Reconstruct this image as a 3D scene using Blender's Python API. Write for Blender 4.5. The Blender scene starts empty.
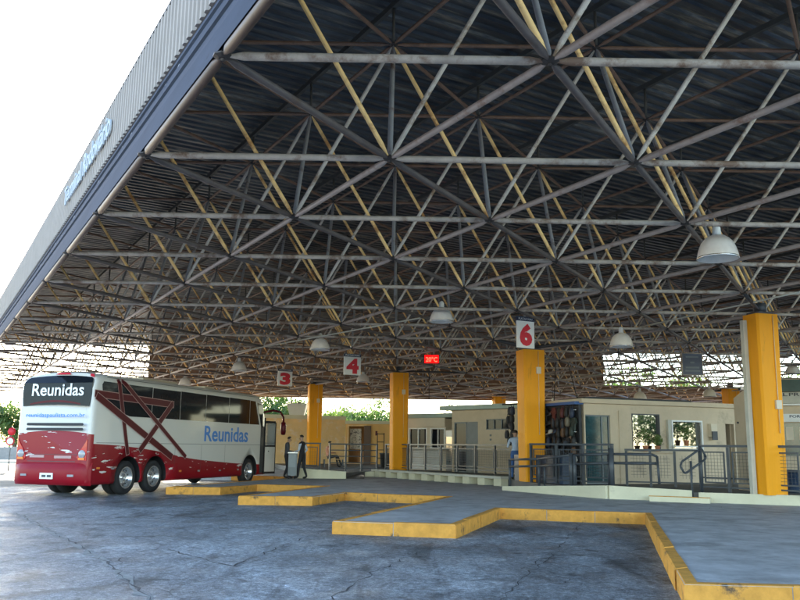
import bpy, bmesh, math, random
from mathutils import Vector, Matrix, noise
random.seed(7)
R = math.radians
C = bpy.context.scene.collection

# ------------------------------------------------------------------ scene, camera
sc = bpy.context.scene
F, PITCH, ROLL, EYE = 828.3, .1758, .0114, 1.5
cam_d = bpy.data.cameras.new('camera'); cam = bpy.data.objects.new('camera', cam_d); C.objects.link(cam)
cam_d.sensor_width = 36; cam_d.sensor_fit = 'HORIZONTAL'; cam_d.lens = F/800*36
cam_d.clip_start = .05; cam_d.clip_end = 3000
cam.matrix_world = Matrix.Translation((0, 0, EYE)) @ Matrix.Rotation(math.pi/2+PITCH, 4, 'X') @ Matrix.Rotation(ROLL, 4, 'Z')
sc.camera = cam
sc.render.resolution_x = 1024; sc.render.resolution_y = 768

def ray(px, py):
    x, y = px-400, py-300
    X = x*math.cos(ROLL)+y*math.sin(ROLL); Y = -x*math.sin(ROLL)+y*math.cos(ROLL)
    return Vector((X/F, math.cos(PITCH)+Y/F*math.sin(PITCH), math.sin(PITCH)-Y/F*math.cos(PITCH)))
def gnd(px, py, z=0.0):
    d = ray(px, py); t = (z-EYE)/d.z
    return Vector((d.x*t, d.y*t, z))
def dep(px, py, Y):
    d = ray(px, py); t = Y/d.y
    return Vector((d.x*t, Y, EYE+d.z*t))
def proj(P):
    v = cam.matrix_world.inverted() @ Vector(P)
    if v.z > -.05: return None
    return (400+F*v.x/-v.z, 300-F*v.y/-v.z, -v.z)

# ------------------------------------------------------------------ world and light
SUN_B, SUN_E = -22.0, 18.5         # bearing from +Y towards +X, elevation
w = bpy.data.worlds.new('World'); sc.world = w; w.use_nodes = True
nt = w.node_tree; nt.nodes.clear()
sky = nt.nodes.new('ShaderNodeTexSky'); sky.sky_type = 'NISHITA'; sky.sun_disc = False
sky.sun_elevation = R(SUN_E); sky.sun_rotation = R(SUN_B)
sky.air_density = 1.0; sky.dust_density = .45; sky.ozone_density = 1.3
bg = nt.nodes.new('ShaderNodeBackground'); bg.inputs[1].default_value = .13
out = nt.nodes.new('ShaderNodeOutputWorld')
nt.links.new(sky.outputs[0], bg.inputs[0]); nt.links.new(bg.outputs[0], out.inputs[0])
sd = bpy.data.lights.new('sun', 'SUN'); so = bpy.data.objects.new('sun', sd); C.objects.link(so)
sd.energy = 2.4; sd.angle = R(.5); sd.color = (1, .86, .68)
sv = Vector((math.sin(R(SUN_B))*math.cos(R(SUN_E)), math.cos(R(SUN_B))*math.cos(R(SUN_E)), math.sin(R(SUN_E))))
so.rotation_euler = sv.to_track_quat('Z', 'Y').to_euler()
sc.view_settings.view_transform = 'Standard'; sc.view_settings.look = 'None'
sc.view_settings.exposure = 3.0; sc.view_settings.gamma = 1

# ------------------------------------------------------------------ materials
MATS = {}
def mat(name, col, rough=.6, metal=0, var=.15, scale=3, bump=0, bscale=20, dirt=None, dscale=1.5, dth=.55, emit=0, stretch=None, spec=.5, trans=0, coat=0):
    if name in MATS: return MATS[name]
    m = bpy.data.materials.new(name); m.use_nodes = True; n = m.node_tree; N = n.nodes; L = n.links
    b = N['Principled BSDF']; b.inputs['Roughness'].default_value = rough; b.inputs['Metallic'].default_value = metal
    b.inputs['Specular IOR Level'].default_value = spec
    if coat: b.inputs['Coat Weight'].default_value = coat
    tc = N.new('ShaderNodeTexCoord'); mp = N.new('ShaderNodeMapping'); L.new(tc.outputs['Object'], mp.inputs[0])
    if stretch: mp.inputs['Scale'].default_value = stretch
    nz = N.new('ShaderNodeTexNoise'); nz.inputs['Scale'].default_value = scale; nz.inputs['Detail'].default_value = 6; nz.inputs['Roughness'].default_value = .65
    L.new(mp.outputs[0], nz.inputs[0])
    mr = N.new('ShaderNodeMapRange'); mr.inputs[1].default_value = .3; mr.inputs[2].default_value = .7
    mr.inputs[3].default_value = 1-var; mr.inputs[4].default_value = 1+var; L.new(nz.outputs[0], mr.inputs[0])
    mx = N.new('ShaderNodeVectorMath'); mx.operation = 'SCALE'; mx.inputs[0].default_value = col[:3]; L.new(mr.outputs[0], mx.inputs[3])
    last = mx.outputs[0]
    if dirt:
        n2 = N.new('ShaderNodeTexNoise'); n2.inputs['Scale'].default_value = dscale; n2.inputs['Detail'].default_value = 8; n2.inputs['Roughness'].default_value = .7
        L.new(mp.outputs[0], n2.inputs[0])
        r2 = N.new('ShaderNodeMapRange'); r2.inputs[1].default_value = dth; r2.inputs[2].default_value = dth+.12; L.new(n2.outputs[0], r2.inputs[0])
        mm = N.new('ShaderNodeMix'); mm.data_type = 'RGBA'; L.new(r2.outputs[0], mm.inputs[0]); L.new(last, mm.inputs[6]); mm.inputs[7].default_value = (*dirt, 1)
        last = mm.outputs[2]
    L.new(last, b.inputs['Base Color'])
    if bump:
        bz = N.new('ShaderNodeTexNoise'); bz.inputs['Scale'].default_value = bscale; bz.inputs['Detail'].default_value = 5; L.new(mp.outputs[0], bz.inputs[0])
        bp = N.new('ShaderNodeBump'); bp.inputs['Strength'].default_value = bump; bp.inputs['Distance'].default_value = .02; L.new(bz.outputs[0], bp.inputs['Height']); L.new(bp.outputs[0], b.inputs['Normal'])
    if emit:
        b.inputs['Emission Color'].default_value = (*col[:3], 1); b.inputs['Emission Strength'].default_value = emit
    if trans: b.inputs['Transmission Weight'].default_value = trans
    MATS[name] = m; return m

M = dict(
 chordA=mat('bar_paint_lit_grey', (.44,.36,.29), .6, var=.25, scale=4, dirt=(.20,.12,.075), dscale=2.4, dth=.50),  # chord and web tones put directional light into one shared paint, edge aside
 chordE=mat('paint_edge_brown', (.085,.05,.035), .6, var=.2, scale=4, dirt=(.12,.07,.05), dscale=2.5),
 chordB=mat('bar_paint_lit_warm_grey', (.42,.32,.26), .45, var=.15, scale=4, dirt=(.25,.13,.08), dscale=2.5, dth=.56),
 chordC=mat('bar_paint_shaded_grey', (.115,.09,.08), .5, var=.2, scale=4, dirt=(.1,.06,.04), dscale=2.5),
 chordT=mat('bar_paint_shaded_rusty', (.22,.125,.08), .55, var=.25, scale=4, dirt=(.12,.07,.05), dscale=2.5),
 webC=mat('bar_paint_bounce_lit_cream', (.90,.59,.24), .6, var=.18, scale=3, dirt=(.42,.20,.06), dscale=1.8, dth=.49),
 webW=mat('bar_paint_sky_lit_grey', (.52,.47,.41), .6, var=.2, scale=3, dirt=(.24,.16,.10), dscale=2.4, dth=.51),
 webG=mat('bar_paint_half_lit_grey', (.30,.30,.32), .5, var=.15, scale=3, dirt=(.15,.1,.08), dscale=2),
 node=mat('node_steel', (.045,.035,.03), .6),
 dark=mat('dark_steel', (.05,.05,.055), .5),
 rail=mat('rail_grey_paint', (.045,.052,.062), .45, var=.2, scale=6),
 sheet=mat('roof_sheet', (.05,.06,.075), .45, metal=0, var=.75, scale=.45, stretch=(1,1,1), dirt=(.10,.085,.06), dscale=3, dth=.57),
 purlin=mat('purlin', (.07,.07,.065), .6),
 fascia=mat('galvanised_fascia', (.29,.255,.23), .75, var=.08, scale=1.5, spec=.15),
 mansard=mat('blue_grey_sheet', (.042,.052,.075), .85, spec=.03, var=.15, scale=.6, dirt=(.03,.032,.04), dscale=4, dth=.62),
 inner=mat('fascia_backing', (.13,.085,.06), .8, var=.25, scale=1),
 letter=mat('letter_blue_white', (.44,.48,.52), .8, spec=.05, var=.05),
 yellow=mat('column_yellow', (.84,.33,.006), .55, spec=.25, var=.07, scale=.8, dirt=(.44,.19,.02), dscale=1.6, dth=.6, stretch=(2.2,2.2,.35), bump=.2, bscale=8),
 kerb=mat('kerb_yellow_paint', (.60,.285,.055), .8, var=.2, scale=5, dirt=(.09,.065,.045), dscale=3.4, dth=.555, spec=.2, bump=.4, bscale=14),
 concrete=mat('pale_concrete', (.50,.48,.41), .85, var=.12, scale=2, dirt=(.30,.28,.24), dscale=1.2, dth=.62, bump=.15),
 whitewash=mat('cream_low_wall', (.60,.56,.41), .85, var=.08, scale=2, dirt=(.42,.39,.30), dscale=2.2, dth=.63),
 beige=mat('beige_wall', (.56,.45,.32), .85, var=.1, scale=1.2, dirt=(.40,.32,.23), dscale=1.1, dth=.56, bump=.08),
 cream=mat('cream_panel', (.64,.55,.42), .7, var=.06, scale=1.5),
 ochre=mat('ochre_wall', (.74,.50,.24), .85, var=.12, scale=1, dirt=(.74,.58,.42), dscale=2.3, dth=.52, bump=.1),
 white=mat('white_paint', (.78,.77,.74), .5, var=.04),
 teal=mat('teal_roof_edge', (.34,.42,.38), .6, var=.1),
 blue=mat('blue_fascia_board', (.035,.10,.28), .5, var=.1),
 glass=mat('dark_window_glass', (.010,.013,.018), .06, var=.2, spec=.17),
 tealglass=mat('teal_display_glass', (.02,.06,.07), .1, var=.5, scale=3, dirt=(.08,.1,.1), dscale=5),
 tyre=mat('tyre_rubber', (.018,.018,.02), .8, var=.2),
 rim=mat('polished_rim', (.62,.63,.65), .25, metal=.85, var=.1),
 black=mat('matt_black', (.015,.015,.017), .6),
 red=mat('sign_red', (.62,.012,.03), .5, var=.04),
 navy=mat('sign_navy', (.02,.03,.07), .4),
 bluetxt=mat('lettering_blue', (.05,.22,.62), .4, var=.04),
 maroon=mat('stripe_maroon', (.085,.004,.009), .35, var=.1, spec=.2),
 outline=mat('stripe_outline', (.42,.26,.25), .35, var=.05),
 lamp=mat('lamp_frosted_shade', (.82,.76,.68), .35, var=.06, scale=8),
 skin=mat('skin', (.42,.25,.17), .6, var=.05), hair=mat('dark_hair', (.02,.015,.012), .7),
 led=mat('led_red', (1,.02,.01), .5, emit=2.2), leddk=mat('led_panel_red', (.7,.0,.0), .5, emit=.55),
 bark=mat('bark', (.13,.09,.06), .9, var=.3, scale=8, bump=.5),
 leaf1=mat('leaf_mid', (.07,.13,.035), .6, var=.45, scale=1.2), leaf2=mat('leaf_light', (.13,.19,.05), .6, var=.35, scale=1.2),
 leaf3=mat('leaf_dark', (.035,.075,.025), .6, var=.35, scale=1.2),
 chrome=mat('chrome', (.7,.7,.7), .15, metal=1),
 lampred=mat('tail_lens_red', (.5,.02,.02), .15, coat=.6), lamporange=mat('lens_orange', (.75,.2,.03), .2, coat=.5),
 clearlens=mat('lens_clear', (.28,.27,.28), .12, coat=.8),
 pot=mat('terracotta', (.45,.18,.09), .8), grey=mat('grey_cart', (.16,.18,.19), .5, var=.1),
)

# ------------------------------------------------------------------ builders
class MB:
    def __init__(s): s.v = []; s.f = []; s.m = []; s.mi = 0; s.sm = []
    def add(s, vs, fs, smooth=False):
        o = len(s.v); s.v += [Vector(p) for p in vs]
        for f in fs: s.f.append([o+i for i in f]); s.m.append(s.mi); s.sm.append(smooth)
    def box(s, a, b, X=None):
        (x0,y0,z0),(x1,y1,z1) = a, b
        vs = [(x,y,z) for z in (z0,z1) for y in (y0,y1) for x in (x0,x1)]
        if X is not None: vs = [X @ Vector(p) for p in vs]
        s.add(vs, [(0,2,3,1),(4,5,7,6),(0,1,5,4),(2,6,7,3),(0,4,6,2),(1,3,7,5)])
    def cbox(s, c, size, rz=0, bev=0):
        X = Matrix.Translation(c) @ Matrix.Rotation(rz, 4, 'Z')
        h = Vector(size)/2; s.box(-h, h, X)
    def tube(s, p, q, r, r2=None, n=8, cap=True):
        p, q = Vector(p), Vector(q); d = q-p
        if d.length < 1e-6: return
        u = d.normalized(); a = u.cross(Vector((0,0,1)) if abs(u.z) < .95 else Vector((1,0,0))).normalized(); b = u.cross(a)
        r2 = r if r2 is None else r2
        vs = []
        for c, rr in ((p, r), (q, r2)):
            for k in range(n):
                t = 2*math.pi*k/n; vs.append(c+(a*math.cos(t)+b*math.sin(t))*rr)
        fs = [(k, (k+1) % n, n+(k+1) % n, n+k) for k in range(n)]
        s.add(vs, fs, True)
        if cap: s.add([], []); o = len(s.v)-2*n; s.f += [[o+k for k in range(n)][::-1], [o+n+k for k in range(n)]]; s.m += [s.mi]*2; s.sm += [False]*2
    def path(s, pts, r, n=8):
        for p, q in zip(pts[:-1], pts[1:]): s.tube(p, q, r, n=n)
    def bar(s, p, q, r, n=8, tp=.16):   # space-frame member: pinched ends
        p, q = Vector(p), Vector(q); d = q-p; L_ = d.length; u = d/L_
        a = u.cross(Vector((0,0,1))).normalized() if abs(u.z) < .98 else Vector((1,0,0)); b = u.cross(a)
        st = [(.05/L_*1.0, .30), ((.05+tp)/L_, 1), (1-(.05+tp)/L_, 1), (1-.05/L_, .30)]
        vs = [p+d*t+(a*math.cos(2*math.pi*k/n)+b*math.sin(2*math.pi*k/n))*r*m for t, m in st for k in range(n)]
        fs = [(j*n+k, j*n+(k+1) % n, (j+1)*n+(k+1) % n, (j+1)*n+k) for j in range(3) for k in range(n)]
        s.add(vs, fs, True)
    def prism(s, poly, z0, z1):
        n = len(poly)
        ar = sum(poly[i][0]*poly[(i+1) % n][1]-poly[(i+1) % n][0]*poly[i][1] for i in range(n))
        if ar < 0: poly = poly[::-1]
        vs = [(p[0], p[1], z0) for p in poly]+[(p[0], p[1], z1) for p in poly]
        s.add(vs, [tuple(range(n))[::-1], tuple(range(n, 2*n))]+[(i, (i+1) % n, n+(i+1) % n, n+i) for i in range(n)])
    def lathe(s, prof, c=(0,0,0), n=20, X=None, smooth=True):
        vs = []
        for r, z in prof:
            for k in range(n):
                t = 2*math.pi*k/n; p = Vector((r*math.cos(t), r*math.sin(t), z))
                if X is not None: p = X @ p
                vs.append(p+Vector(c))
        s.add(vs, [(j*n+k, j*n+(k+1) % n, (j+1)*n+(k+1) % n, (j+1)*n+k) for j in range(len(prof)-1) for k in range(n)], smooth)
    def build(s, name, mats, parent=None):
        if not isinstance(mats, (list, tuple)): mats = [mats]
        me = bpy.data.meshes.new(name)
        vs = s.v
        if parent is not None:
            W = wm(parent).inverted(); vs = [W @ p for p in s.v]
        me.from_pydata([tuple(p) for p in vs], [], s.f); me.update()
        for m in mats: me.materials.append(m)
        me.polygons.foreach_set('material_index', s.m); me.polygons.foreach_set('use_smooth', s.sm)
        o = bpy.data.objects.new(name, me); C.objects.link(o)
        if parent is not None: o.parent = parent
        return o
def wm(o):
    m = o.matrix_basis.copy()
    while o.parent: o = o.parent; m = o.matrix_basis @ m
    return m
def tag(o, label=None, cat=None, group=None, kind=None):
    if label: o['label'] = label
    if cat: o['category'] = cat
    if group: o['group'] = group
    if kind: o['kind'] = kind
    return o
def thing(name, label, cat, loc=(0,0,0), rz=0, group=None):
    o = bpy.data.objects.new(name, None); C.objects.link(o); o.empty_display_size = .2
    o.location = loc; o.rotation_euler = (0,0,rz); return tag(o, label, cat, group)
def copy_tree(o, parent=None):
    c = o.copy(); C.objects.link(c); c.parent = parent
    for ch in list(o.children): copy_tree(ch, c)
    return c
def text_mb(s, size, depth=.01, shear=0, bold=0, spacing=1, align='LEFT'):
    cu = bpy.data.curves.new('t', 'FONT'); cu.body = s; cu.size = size; cu.extrude = depth/2; cu.shear = shear; cu.offset = bold
    cu.space_character = spacing; cu.align_x = align; cu.resolution_u = 3
    o = bpy.data.objects.new('t', cu); C.objects.link(o)
    dg = bpy.context.evaluated_depsgraph_get(); me = o.evaluated_get(dg).to_mesh()
    vs = [v.co.copy() for v in me.vertices]; fs = [tuple(p.vertices) for p in me.polygons]
    o.evaluated_get(dg).to_mesh_clear(); bpy.data.objects.remove(o); bpy.data.curves.remove(cu)
    return vs, fs
def put_text(mb, s, size, origin, xdir, updir, depth=.01, shear=0, bold=0, width=None, height=None, align='LEFT'):
    vs, fs = text_mb(s, size, depth, shear, bold, align=align)
    x0 = min(v.x for v in vs); x1 = max(v.x for v in vs); y0 = min(v.y for v in vs); y1 = max(v.y for v in vs)
    kx = width/(x1-x0) if width else 1; ky = height/(y1-y0) if height else kx
    nx = Vector(xdir).normalized(); ny = Vector(updir).normalized(); nz = nx.cross(ny)
    ox = x0 if align == 'LEFT' else (x0+x1)/2
    mb.add([Vector(origin)+nx*((v.x-ox)*kx)+ny*((v.y-y0)*ky)+nz*(v.z+depth/2) for v in vs], fs)
class Plane:
    """vertical plane through ground points p,q; pixel -> (distance along, height)"""
    def __init__(s, p, q):
        s.p = Vector((p[0], p[1], 0)); d = Vector((q[0]-p[0], q[1]-p[1], 0)); s.len = d.length; s.u = d.normalized(); s.n = Vector((s.u.y, -s.u.x, 0))
    def at(s, px, py):
        d = ray(px, py); o = Vector((0,0,EYE)); t = (s.p-o).dot(s.n)/d.dot(s.n); P = o+d*t
        return ((P-s.p).dot(s.u), P.z)
    def pt(s, a, z, off=0): return s.p+s.u*a+s.n*off+Vector((0,0,z))   # off>0: towards the side of n (right of u)
    def slab(s, mb, a0, a1, z0, z1, o0, o1):
        a0, a1 = min(a0,a1), max(a0,a1)
        X = Matrix((( s.u.x, s.n.x, 0, s.p.x), (s.u.y, s.n.y, 0, s.p.y), (0,0,1,0), (0,0,0,1)))
        mb.box((a0, min(o0,o1), z0), (a1, max(o0,o1), z1), X)
def wall_with_holes(pl, mb, a0, a1, z0, z1, holes, th, o0=0):
    """boxes tiling the wall rectangle minus holes [(a0,a1,z0,z1)]; wall occupies offset o0-th..o0"""
    xs = sorted({a0, a1, *[h[0] for h in holes], *[h[1] for h in holes]})
    for x0, x1 in zip(xs[:-1], xs[1:]):
        hs = sorted([h for h in holes if h[0] < (x0+x1)/2 < h[1]], key=lambda h: h[2]); z = z0
        for h in hs:
            if h[2] > z+.001: pl.slab(mb, x0, x1, z, h[2], o0-th, o0)
            z = h[3]
        if z < z1-.001: pl.slab(mb, x0, x1, z, z1, o0-th, o0)
def struct(name, mb, m): return tag(mb.build(name, m), kind='structure')
# ------------------------------------------------------------------ ground
def ground_mat():
    m = bpy.data.materials.new('asphalt'); m.use_nodes = True; n = m.node_tree; N = n.nodes; L = n.links; b = N['Principled BSDF']
    tc = N.new('ShaderNodeTexCoord')
    def nz(scale, det=6, rough=.6, st=(1,1,1), dist=0):
        mp = N.new('ShaderNodeMapping'); mp.inputs['Scale'].default_value = st; mp.inputs['Rotation'].default_value = (0,0,R(17)); L.new(tc.outputs['Object'], mp.inputs[0])
        t = N.new('ShaderNodeTexNoise'); t.inputs['Scale'].default_value = scale; t.inputs['Detail'].default_value = det; t.inputs['Roughness'].default_value = rough; t.inputs['Distortion'].default_value = dist
        L.new(mp.outputs[0], t.inputs[0]); return t.outputs[0]
    def ramp(src, a, b_, c, d):
        r = N.new('ShaderNodeMapRange'); r.inputs[1].default_value = a; r.inputs[2].default_value = b_; r.inputs[3].default_value = c; r.inputs[4].default_value = d; L.new(src, r.inputs[0]); return r.outputs[0]
    def mul(a, b_):
        r = N.new('ShaderNodeMath'); r.operation = 'MULTIPLY'; L.new(a, r.inputs[0]); L.new(b_, r.inputs[1]); return r.outputs[0]
    big = ramp(nz(.28, 3, .5, dist=.6), .35, .65, .62, 1.35)
    mid = ramp(nz(1.6, 8, .75, st=(1.6,.7,1), dist=.4), .32, .68, .6, 1.45)
    fine = ramp(nz(14, 8, .85), .3, .7, .5, 1.6)
    agg = ramp(nz(60, 3, .7), .35, .65, .6, 1.5)
    stain = ramp(nz(.55, 6, .65, st=(1.2,.45,1), dist=1.2), .56, .64, 1, .45)
    pale = ramp(nz(.42, 6, .7, dist=.8), .57, .62, 1, 1.5)
    oil = ramp(nz(2.3, 3, .5, dist=.3), .64, .70, 1, .42)
    tyre = ramp(nz(.9, 4, .6, st=(5,.28,1), dist=.25), .58, .68, 1, .68)
    grit = mul(ramp(nz(7, 8, .9), .36, .64, .5, 1.6), ramp(nz(19, 4, .9), .35, .65, .6, 1.5))
    v = mul(mul(mul(mul(big, mid), mul(fine, agg)), mul(stain, pale)), mul(grit, mul(oil, tyre)))
    vo = N.new('ShaderNodeTexVoronoi'); vo.feature = 'DISTANCE_TO_EDGE'; vo.inputs['Scale'].default_value = .42
    wn = N.new('ShaderNodeTexNoise'); wn.inputs['Scale'].default_value = 1.3; wn.inputs['Detail'].default_value = 8; L.new(tc.outputs['Object'], wn.inputs[0])
    va = N.new('ShaderNodeVectorMath'); va.operation = 'MULTIPLY_ADD'; va.inputs[1].default_value = (1.4,1.4,0); L.new(wn.outputs[1], va.inputs[0]); L.new(tc.outputs['Object'], va.inputs[2]); L.new(va.outputs[0], vo.inputs[0])
    crk = ramp(vo.outputs[0], .0, .006, .62, 1)
    v = mul(v, crk)
    vm = N.new('ShaderNodeVectorMath'); vm.operation = 'SCALE'; vm.inputs[0].default_value = (.158, .174, .192); L.new(v, vm.inputs[3]); L.new(vm.outputs[0], b.inputs['Base Color'])
    rr = ramp(nz(1.1, 6, .7), .35, .65, .38, .75); L.new(rr, b.inputs['Roughness'])
    bp = N.new('ShaderNodeBump'); bp.inputs['Strength'].default_value = .6; bp.inputs['Distance'].default_value = .015; L.new(mul(fine, mul(agg, crk)), bp.inputs['Height']); L.new(bp.outputs[0], b.inputs['Normal'])
    return m
ASPH = ground_mat()
g = MB(); g.add([(-400,-200,0),(400,-200,0),(400,900,0),(-400,900,0)], [(0,1,2,3)]); struct('ground', g, ASPH)
# sun-bleached yard beyond the parked coach
yard = mat('dusty_concrete_yard', (.24,.21,.175), .9, var=.2, scale=.8, dirt=(.17,.155,.13), dscale=.6, dth=.55, bump=.3)
g = MB(); g.add([(-70,29.5,.004),(-10.3,29.6,.004),(-9.3,37,.004),(-3.9,37,.004),(-3.9,75,.004),(-70,75,.004)], [(0,1,2,3,4,5)]); struct('yard', g, yard)
g = MB(); g.box((-70,63,0), (-14,64.2,.14)); g.box((-70,64.2,0), (-14,90,.10)); struct('far_pavement', g, M['concrete'])

# boarding apron with sawtooth bays (z .22)
AP = [(20,7.0),(2.8,8.41),(5.06,17.43),(2.21,18.39),(.97,14.39),(-1.11,14.89),(1.31,22.63),(-1.49,24.01),(-2.19,21.73),(-4.07,21.8),(-2.39,27.77),(-4.70,28.28),(-5.45,26.02),(-7.06,25.95),(-4.2,35.4),(-7.2,36.6),(-9.6,37.2),(-9.6,50),(40,50),(40,7.0)]
apron = mat('apron_concrete', (.40,.41,.42), .65, var=.3, scale=2.4, dirt=(.25,.25,.25), dscale=.9, dth=.53, bump=.25, bscale=30)
g = MB(); n_ = len(AP)
g.add([(x,y,.216) for x,y in AP], [tuple(range(n_))])
g.add([(x,y,0) for x,y in AP]+[(x,y,.216) for x,y in AP], [(i,(i+1) % n_, n_+(i+1) % n_, n_+i) for i in range(n_)])
struct('apron', g, apron)
# yellow kerb line, stone by stone
g = MB(); rnd = random.Random(3)
def side_off(i):
    a = Vector(AP[i-1]) if i > 0 else None; b = Vector(AP[i]); c = Vector(AP[i+1])
    def nrm(p, q): d = (q-p).normalized(); return Vector((-d.y, d.x))
    n2 = nrm(b, c)
    if a is None: return -n2
    n1 = nrm(a, b); h = (n1+n2).normalized(); return -(h/max(.35, h.dot(n1)))
K0, K1 = 0, 16
for i in range(K0, K1-1):
    p, q = Vector(AP[i]), Vector(AP[i+1]); A, B = side_off(i), side_off(i+1)
    L_ = (q-p).length; k = max(1, round(L_/1.0))
    for s_ in range(k):
        t0, t1 = s_/k, (s_+1)/k; gp = .006/L_
        t0 += gp*(s_ > 0); t1 -= gp*(s_ < k-1)
        def P(t, o): return p.lerp(q, t)+(A.lerp(B, t))*o
        dz = rnd.uniform(-.008,.006); jo = rnd.uniform(-.012,.008)
        c = [P(t0,-.012+jo), P(t1,-.012+jo), P(t1,.13), P(t0,.13)]
        for w_ in (c,):
            zt = .226+dz
            vs = [(v.x,v.y,-.02) for v in w_]+[(v.x,v.y,zt-.02) for v in w_[:2]]+[(v.x+(w_[3-k2].x-v.x)*.12, v.y+(w_[3-k2].y-v.y)*.12, zt) for k2, v in enumerate(w_[:2])]+[(v.x,v.y,zt) for v in w_[2:]]
            g.add(vs, [(0,1,5,4),(4,5,7,6),(6,7,8,9),(0,4,6,9,3),(1,2,8,7,5),(2,3,9,8)])
struct('kerb', g, M['kerb'])
# expansion joints and cracks in the paving
crackm = mat('crack_dark', (.045,.045,.05), .9)
def crack(pts, wdt, z, seed, nm='crack', m=None):
    rn = random.Random(seed); P = [Vector((p[0],p[1])) for p in pts]; L_ = []
    for a, b in zip(P[:-1], P[1:]):
        k = max(2, int((b-a).length/.18)); nn = Vector((-(b-a).y,(b-a).x)).normalized()
        for i in range(k): L_.append(a.lerp(b, i/k)+nn*rn.uniform(-.05,.05))
    L_.append(P[-1]); mb = MB(); vs = []
    for i, p in enumerate(L_):
        d = (L_[min(i+1,len(L_)-1)]-L_[max(i-1,0)]).normalized(); nn = Vector((-d.y,d.x)); w2 = wdt*rn.choice((.12,.5,.8,1,.3))*rn.uniform(.35,1)/2
        vs += [(p.x+nn.x*w2,p.y+nn.y*w2,z),(p.x-nn.x*w2,p.y-nn.y*w2,z)]
    mb.add(vs, [(2*i,2*i+2,2*i+3,2*i+1) for i in range(len(L_)-1)]); return struct(nm, mb, m or crackm)
G = lambda px, py, z=0: tuple(gnd(px, py, z)[:2])
seam = mat('pale_worn_seam', (.20,.205,.20), .9, var=.4, scale=6)
crack([G(15,513),G(60,537),G(105,561),G(150,600)], .22, .0035, 41, 'seam', seam)
crack([G(102,537),G(160,536),G(225,541)], .12, .0035, 42, 'seam', seam)
crack([G(330,600),G(372,573),G(420,552),G(455,543)], .03, .0045, 1)
crack([G(585,519),G(560,548),G(520,580),G(500,600)], .03, .0045, 2)
crack([G(232,566),G(270,551),G(310,536),G(333,528)], .03, .0045, 3)
crack([G(15,512),G(60,536),G(105,560),G(150,600)], .04, .0045, 4)
crack([G(105,560),G(160,548),G(232,566)], .04, .0045, 5)
crack([G(100,505),G(170,515),G(250,522)], .03, .0045, 8)
for i, (a, b) in enumerate([((505,527),(640,532)),((700,540),(800,546)),((455,503),(640,508))]):
    crack([G(*a,.22),G(*b,.22)], .022, .2205, 20+i, 'joint') if i else None
crack([(5.2,17.4),(8.2,20.4)], .02, .2205, 31, 'joint'); crack([(2.3,18.4),(5.0,24.5)], .02, .2205, 32, 'joint'); crack([(1.4,22.6),(3.4,26)], .02, .2205, 33, 'joint')
crack([(4.0,13),(16,10.5)], .02, .2205, 34, 'joint')

rn_ = random.Random(77)
for k in range(26):
    px_, py_ = rn_.uniform(0,640), rn_.uniform(512,600)
    if 330 < px_ < 510 and py_ < 545: continue
    p_ = gnd(px_, py_, 0); an = rn_.uniform(0,6.28); L2 = rn_.uniform(.5,1.8); pts_ = [(p_.x,p_.y)]
    for q_ in range(3): an += rn_.uniform(-.7,.7); pts_.append((pts_[-1][0]+math.cos(an)*L2/3, pts_[-1][1]+math.sin(an)*L2/3))
    if any(x_ > 2.3 and y_ > 8 and x_ > 2.8+(y_-8.4)*.2 for x_, y_ in pts_): continue
    crack(pts_, .018, .0046, 100+k)
# passenger platform (z .45)
PT = [(22,15.6),(9.75,20.62),(7.55,21.62),(5.75,22.50),(5.2,23.6),(4.4,26.1),(3.75,29.6),(-.55,37.3),(-1.4,37.0),(-2.2,34.3),(-4.1,34.4),(-4.6,40),(-9,56),(40,56),(40,15)]
pf = mat('platform_floor', (.12,.115,.11), .7, var=.2, scale=1.5)
g = MB(); g.prism(PT, .10, .446); struct('platform', g, pf)
# cream facing walls of the platform edge
def low_wall(pts, zb, zt, label, group=None):
    mb = MB()
    for (p, q, z0, z1) in [(pts[i], pts[i+1], zt[i], zt[i+1]) for i in range(len(pts)-1)]:
        p, q = Vector(p), Vector(q); d = (q-p).normalized(); nn = Vector((-d.y, d.x))*.07
        vs = []
        for c, z in ((p-nn,z0),(q-nn,z1),(q+nn,z1),(p+nn,z0)): vs.append((c.x,c.y,zb))
        for c, z in ((p-nn,z0),(q-nn,z1),(q+nn,z1),(p+nn,z0)): vs.append((c.x,c.y,z))
        mb.add(vs, [(3,2,1,0),(4,5,6,7),(0,1,5,4),(1,2,6,5),(2,3,7,6),(3,0,4,7)])
    o = mb.build('low_wall', M['whitewash']); return tag(o, label, 'wall', group)
low_wall([(16,18.0),(9.72,20.52),(7.62,21.48)], .2, [.46,.46,.46], 'long cream low wall under the fence at the right edge of the platform')
low_wall([(7.50,21.62),(5.62,22.52)], .2, [.50,.56], 'cream low wall between the platform steps and the ramp corner')
low_wall([(5.56,22.50),(3.3,26.4)], .2, [.56,.34], 'pale greenish cream ramp wall sloping down towards the concrete bench')
low_wall([(-2.1,34.2),(-4.15,34.3)], .2, [.50,.62], 'cream wedge wall of the far ramp beside the two standing men')
low_wall([(-.6,37.2),(-1.55,36.9)], .2, [.50,.40], 'short cream low wall at the left end of the concrete bench')
g = MB(); g.add([(-2.05,34.1,.225),(-1.35,34.0,.225),(-1.5,37.2,.455),(-2.1,37.2,.455)], [(0,1,2,3)]); struct('ramp', g, pf)
# steps in front of the platform (yellow nosing)
t = thing('platform_steps', 'low concrete steps with a yellow nosing beside the looped handrail', 'steps', (7.4,21.3,.216))
g = MB(); pl = Plane((6.55,21.92),(7.75,21.33)); pl.slab(g, 0, 1.45, .216, .34, .0, .34); g.build('tread', M['whitewash'], t)
g = MB(); pl.slab(g, -.01, 1.46, .342, .356, .27, .35); g.build('nosing', M['kerb'], t)
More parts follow.
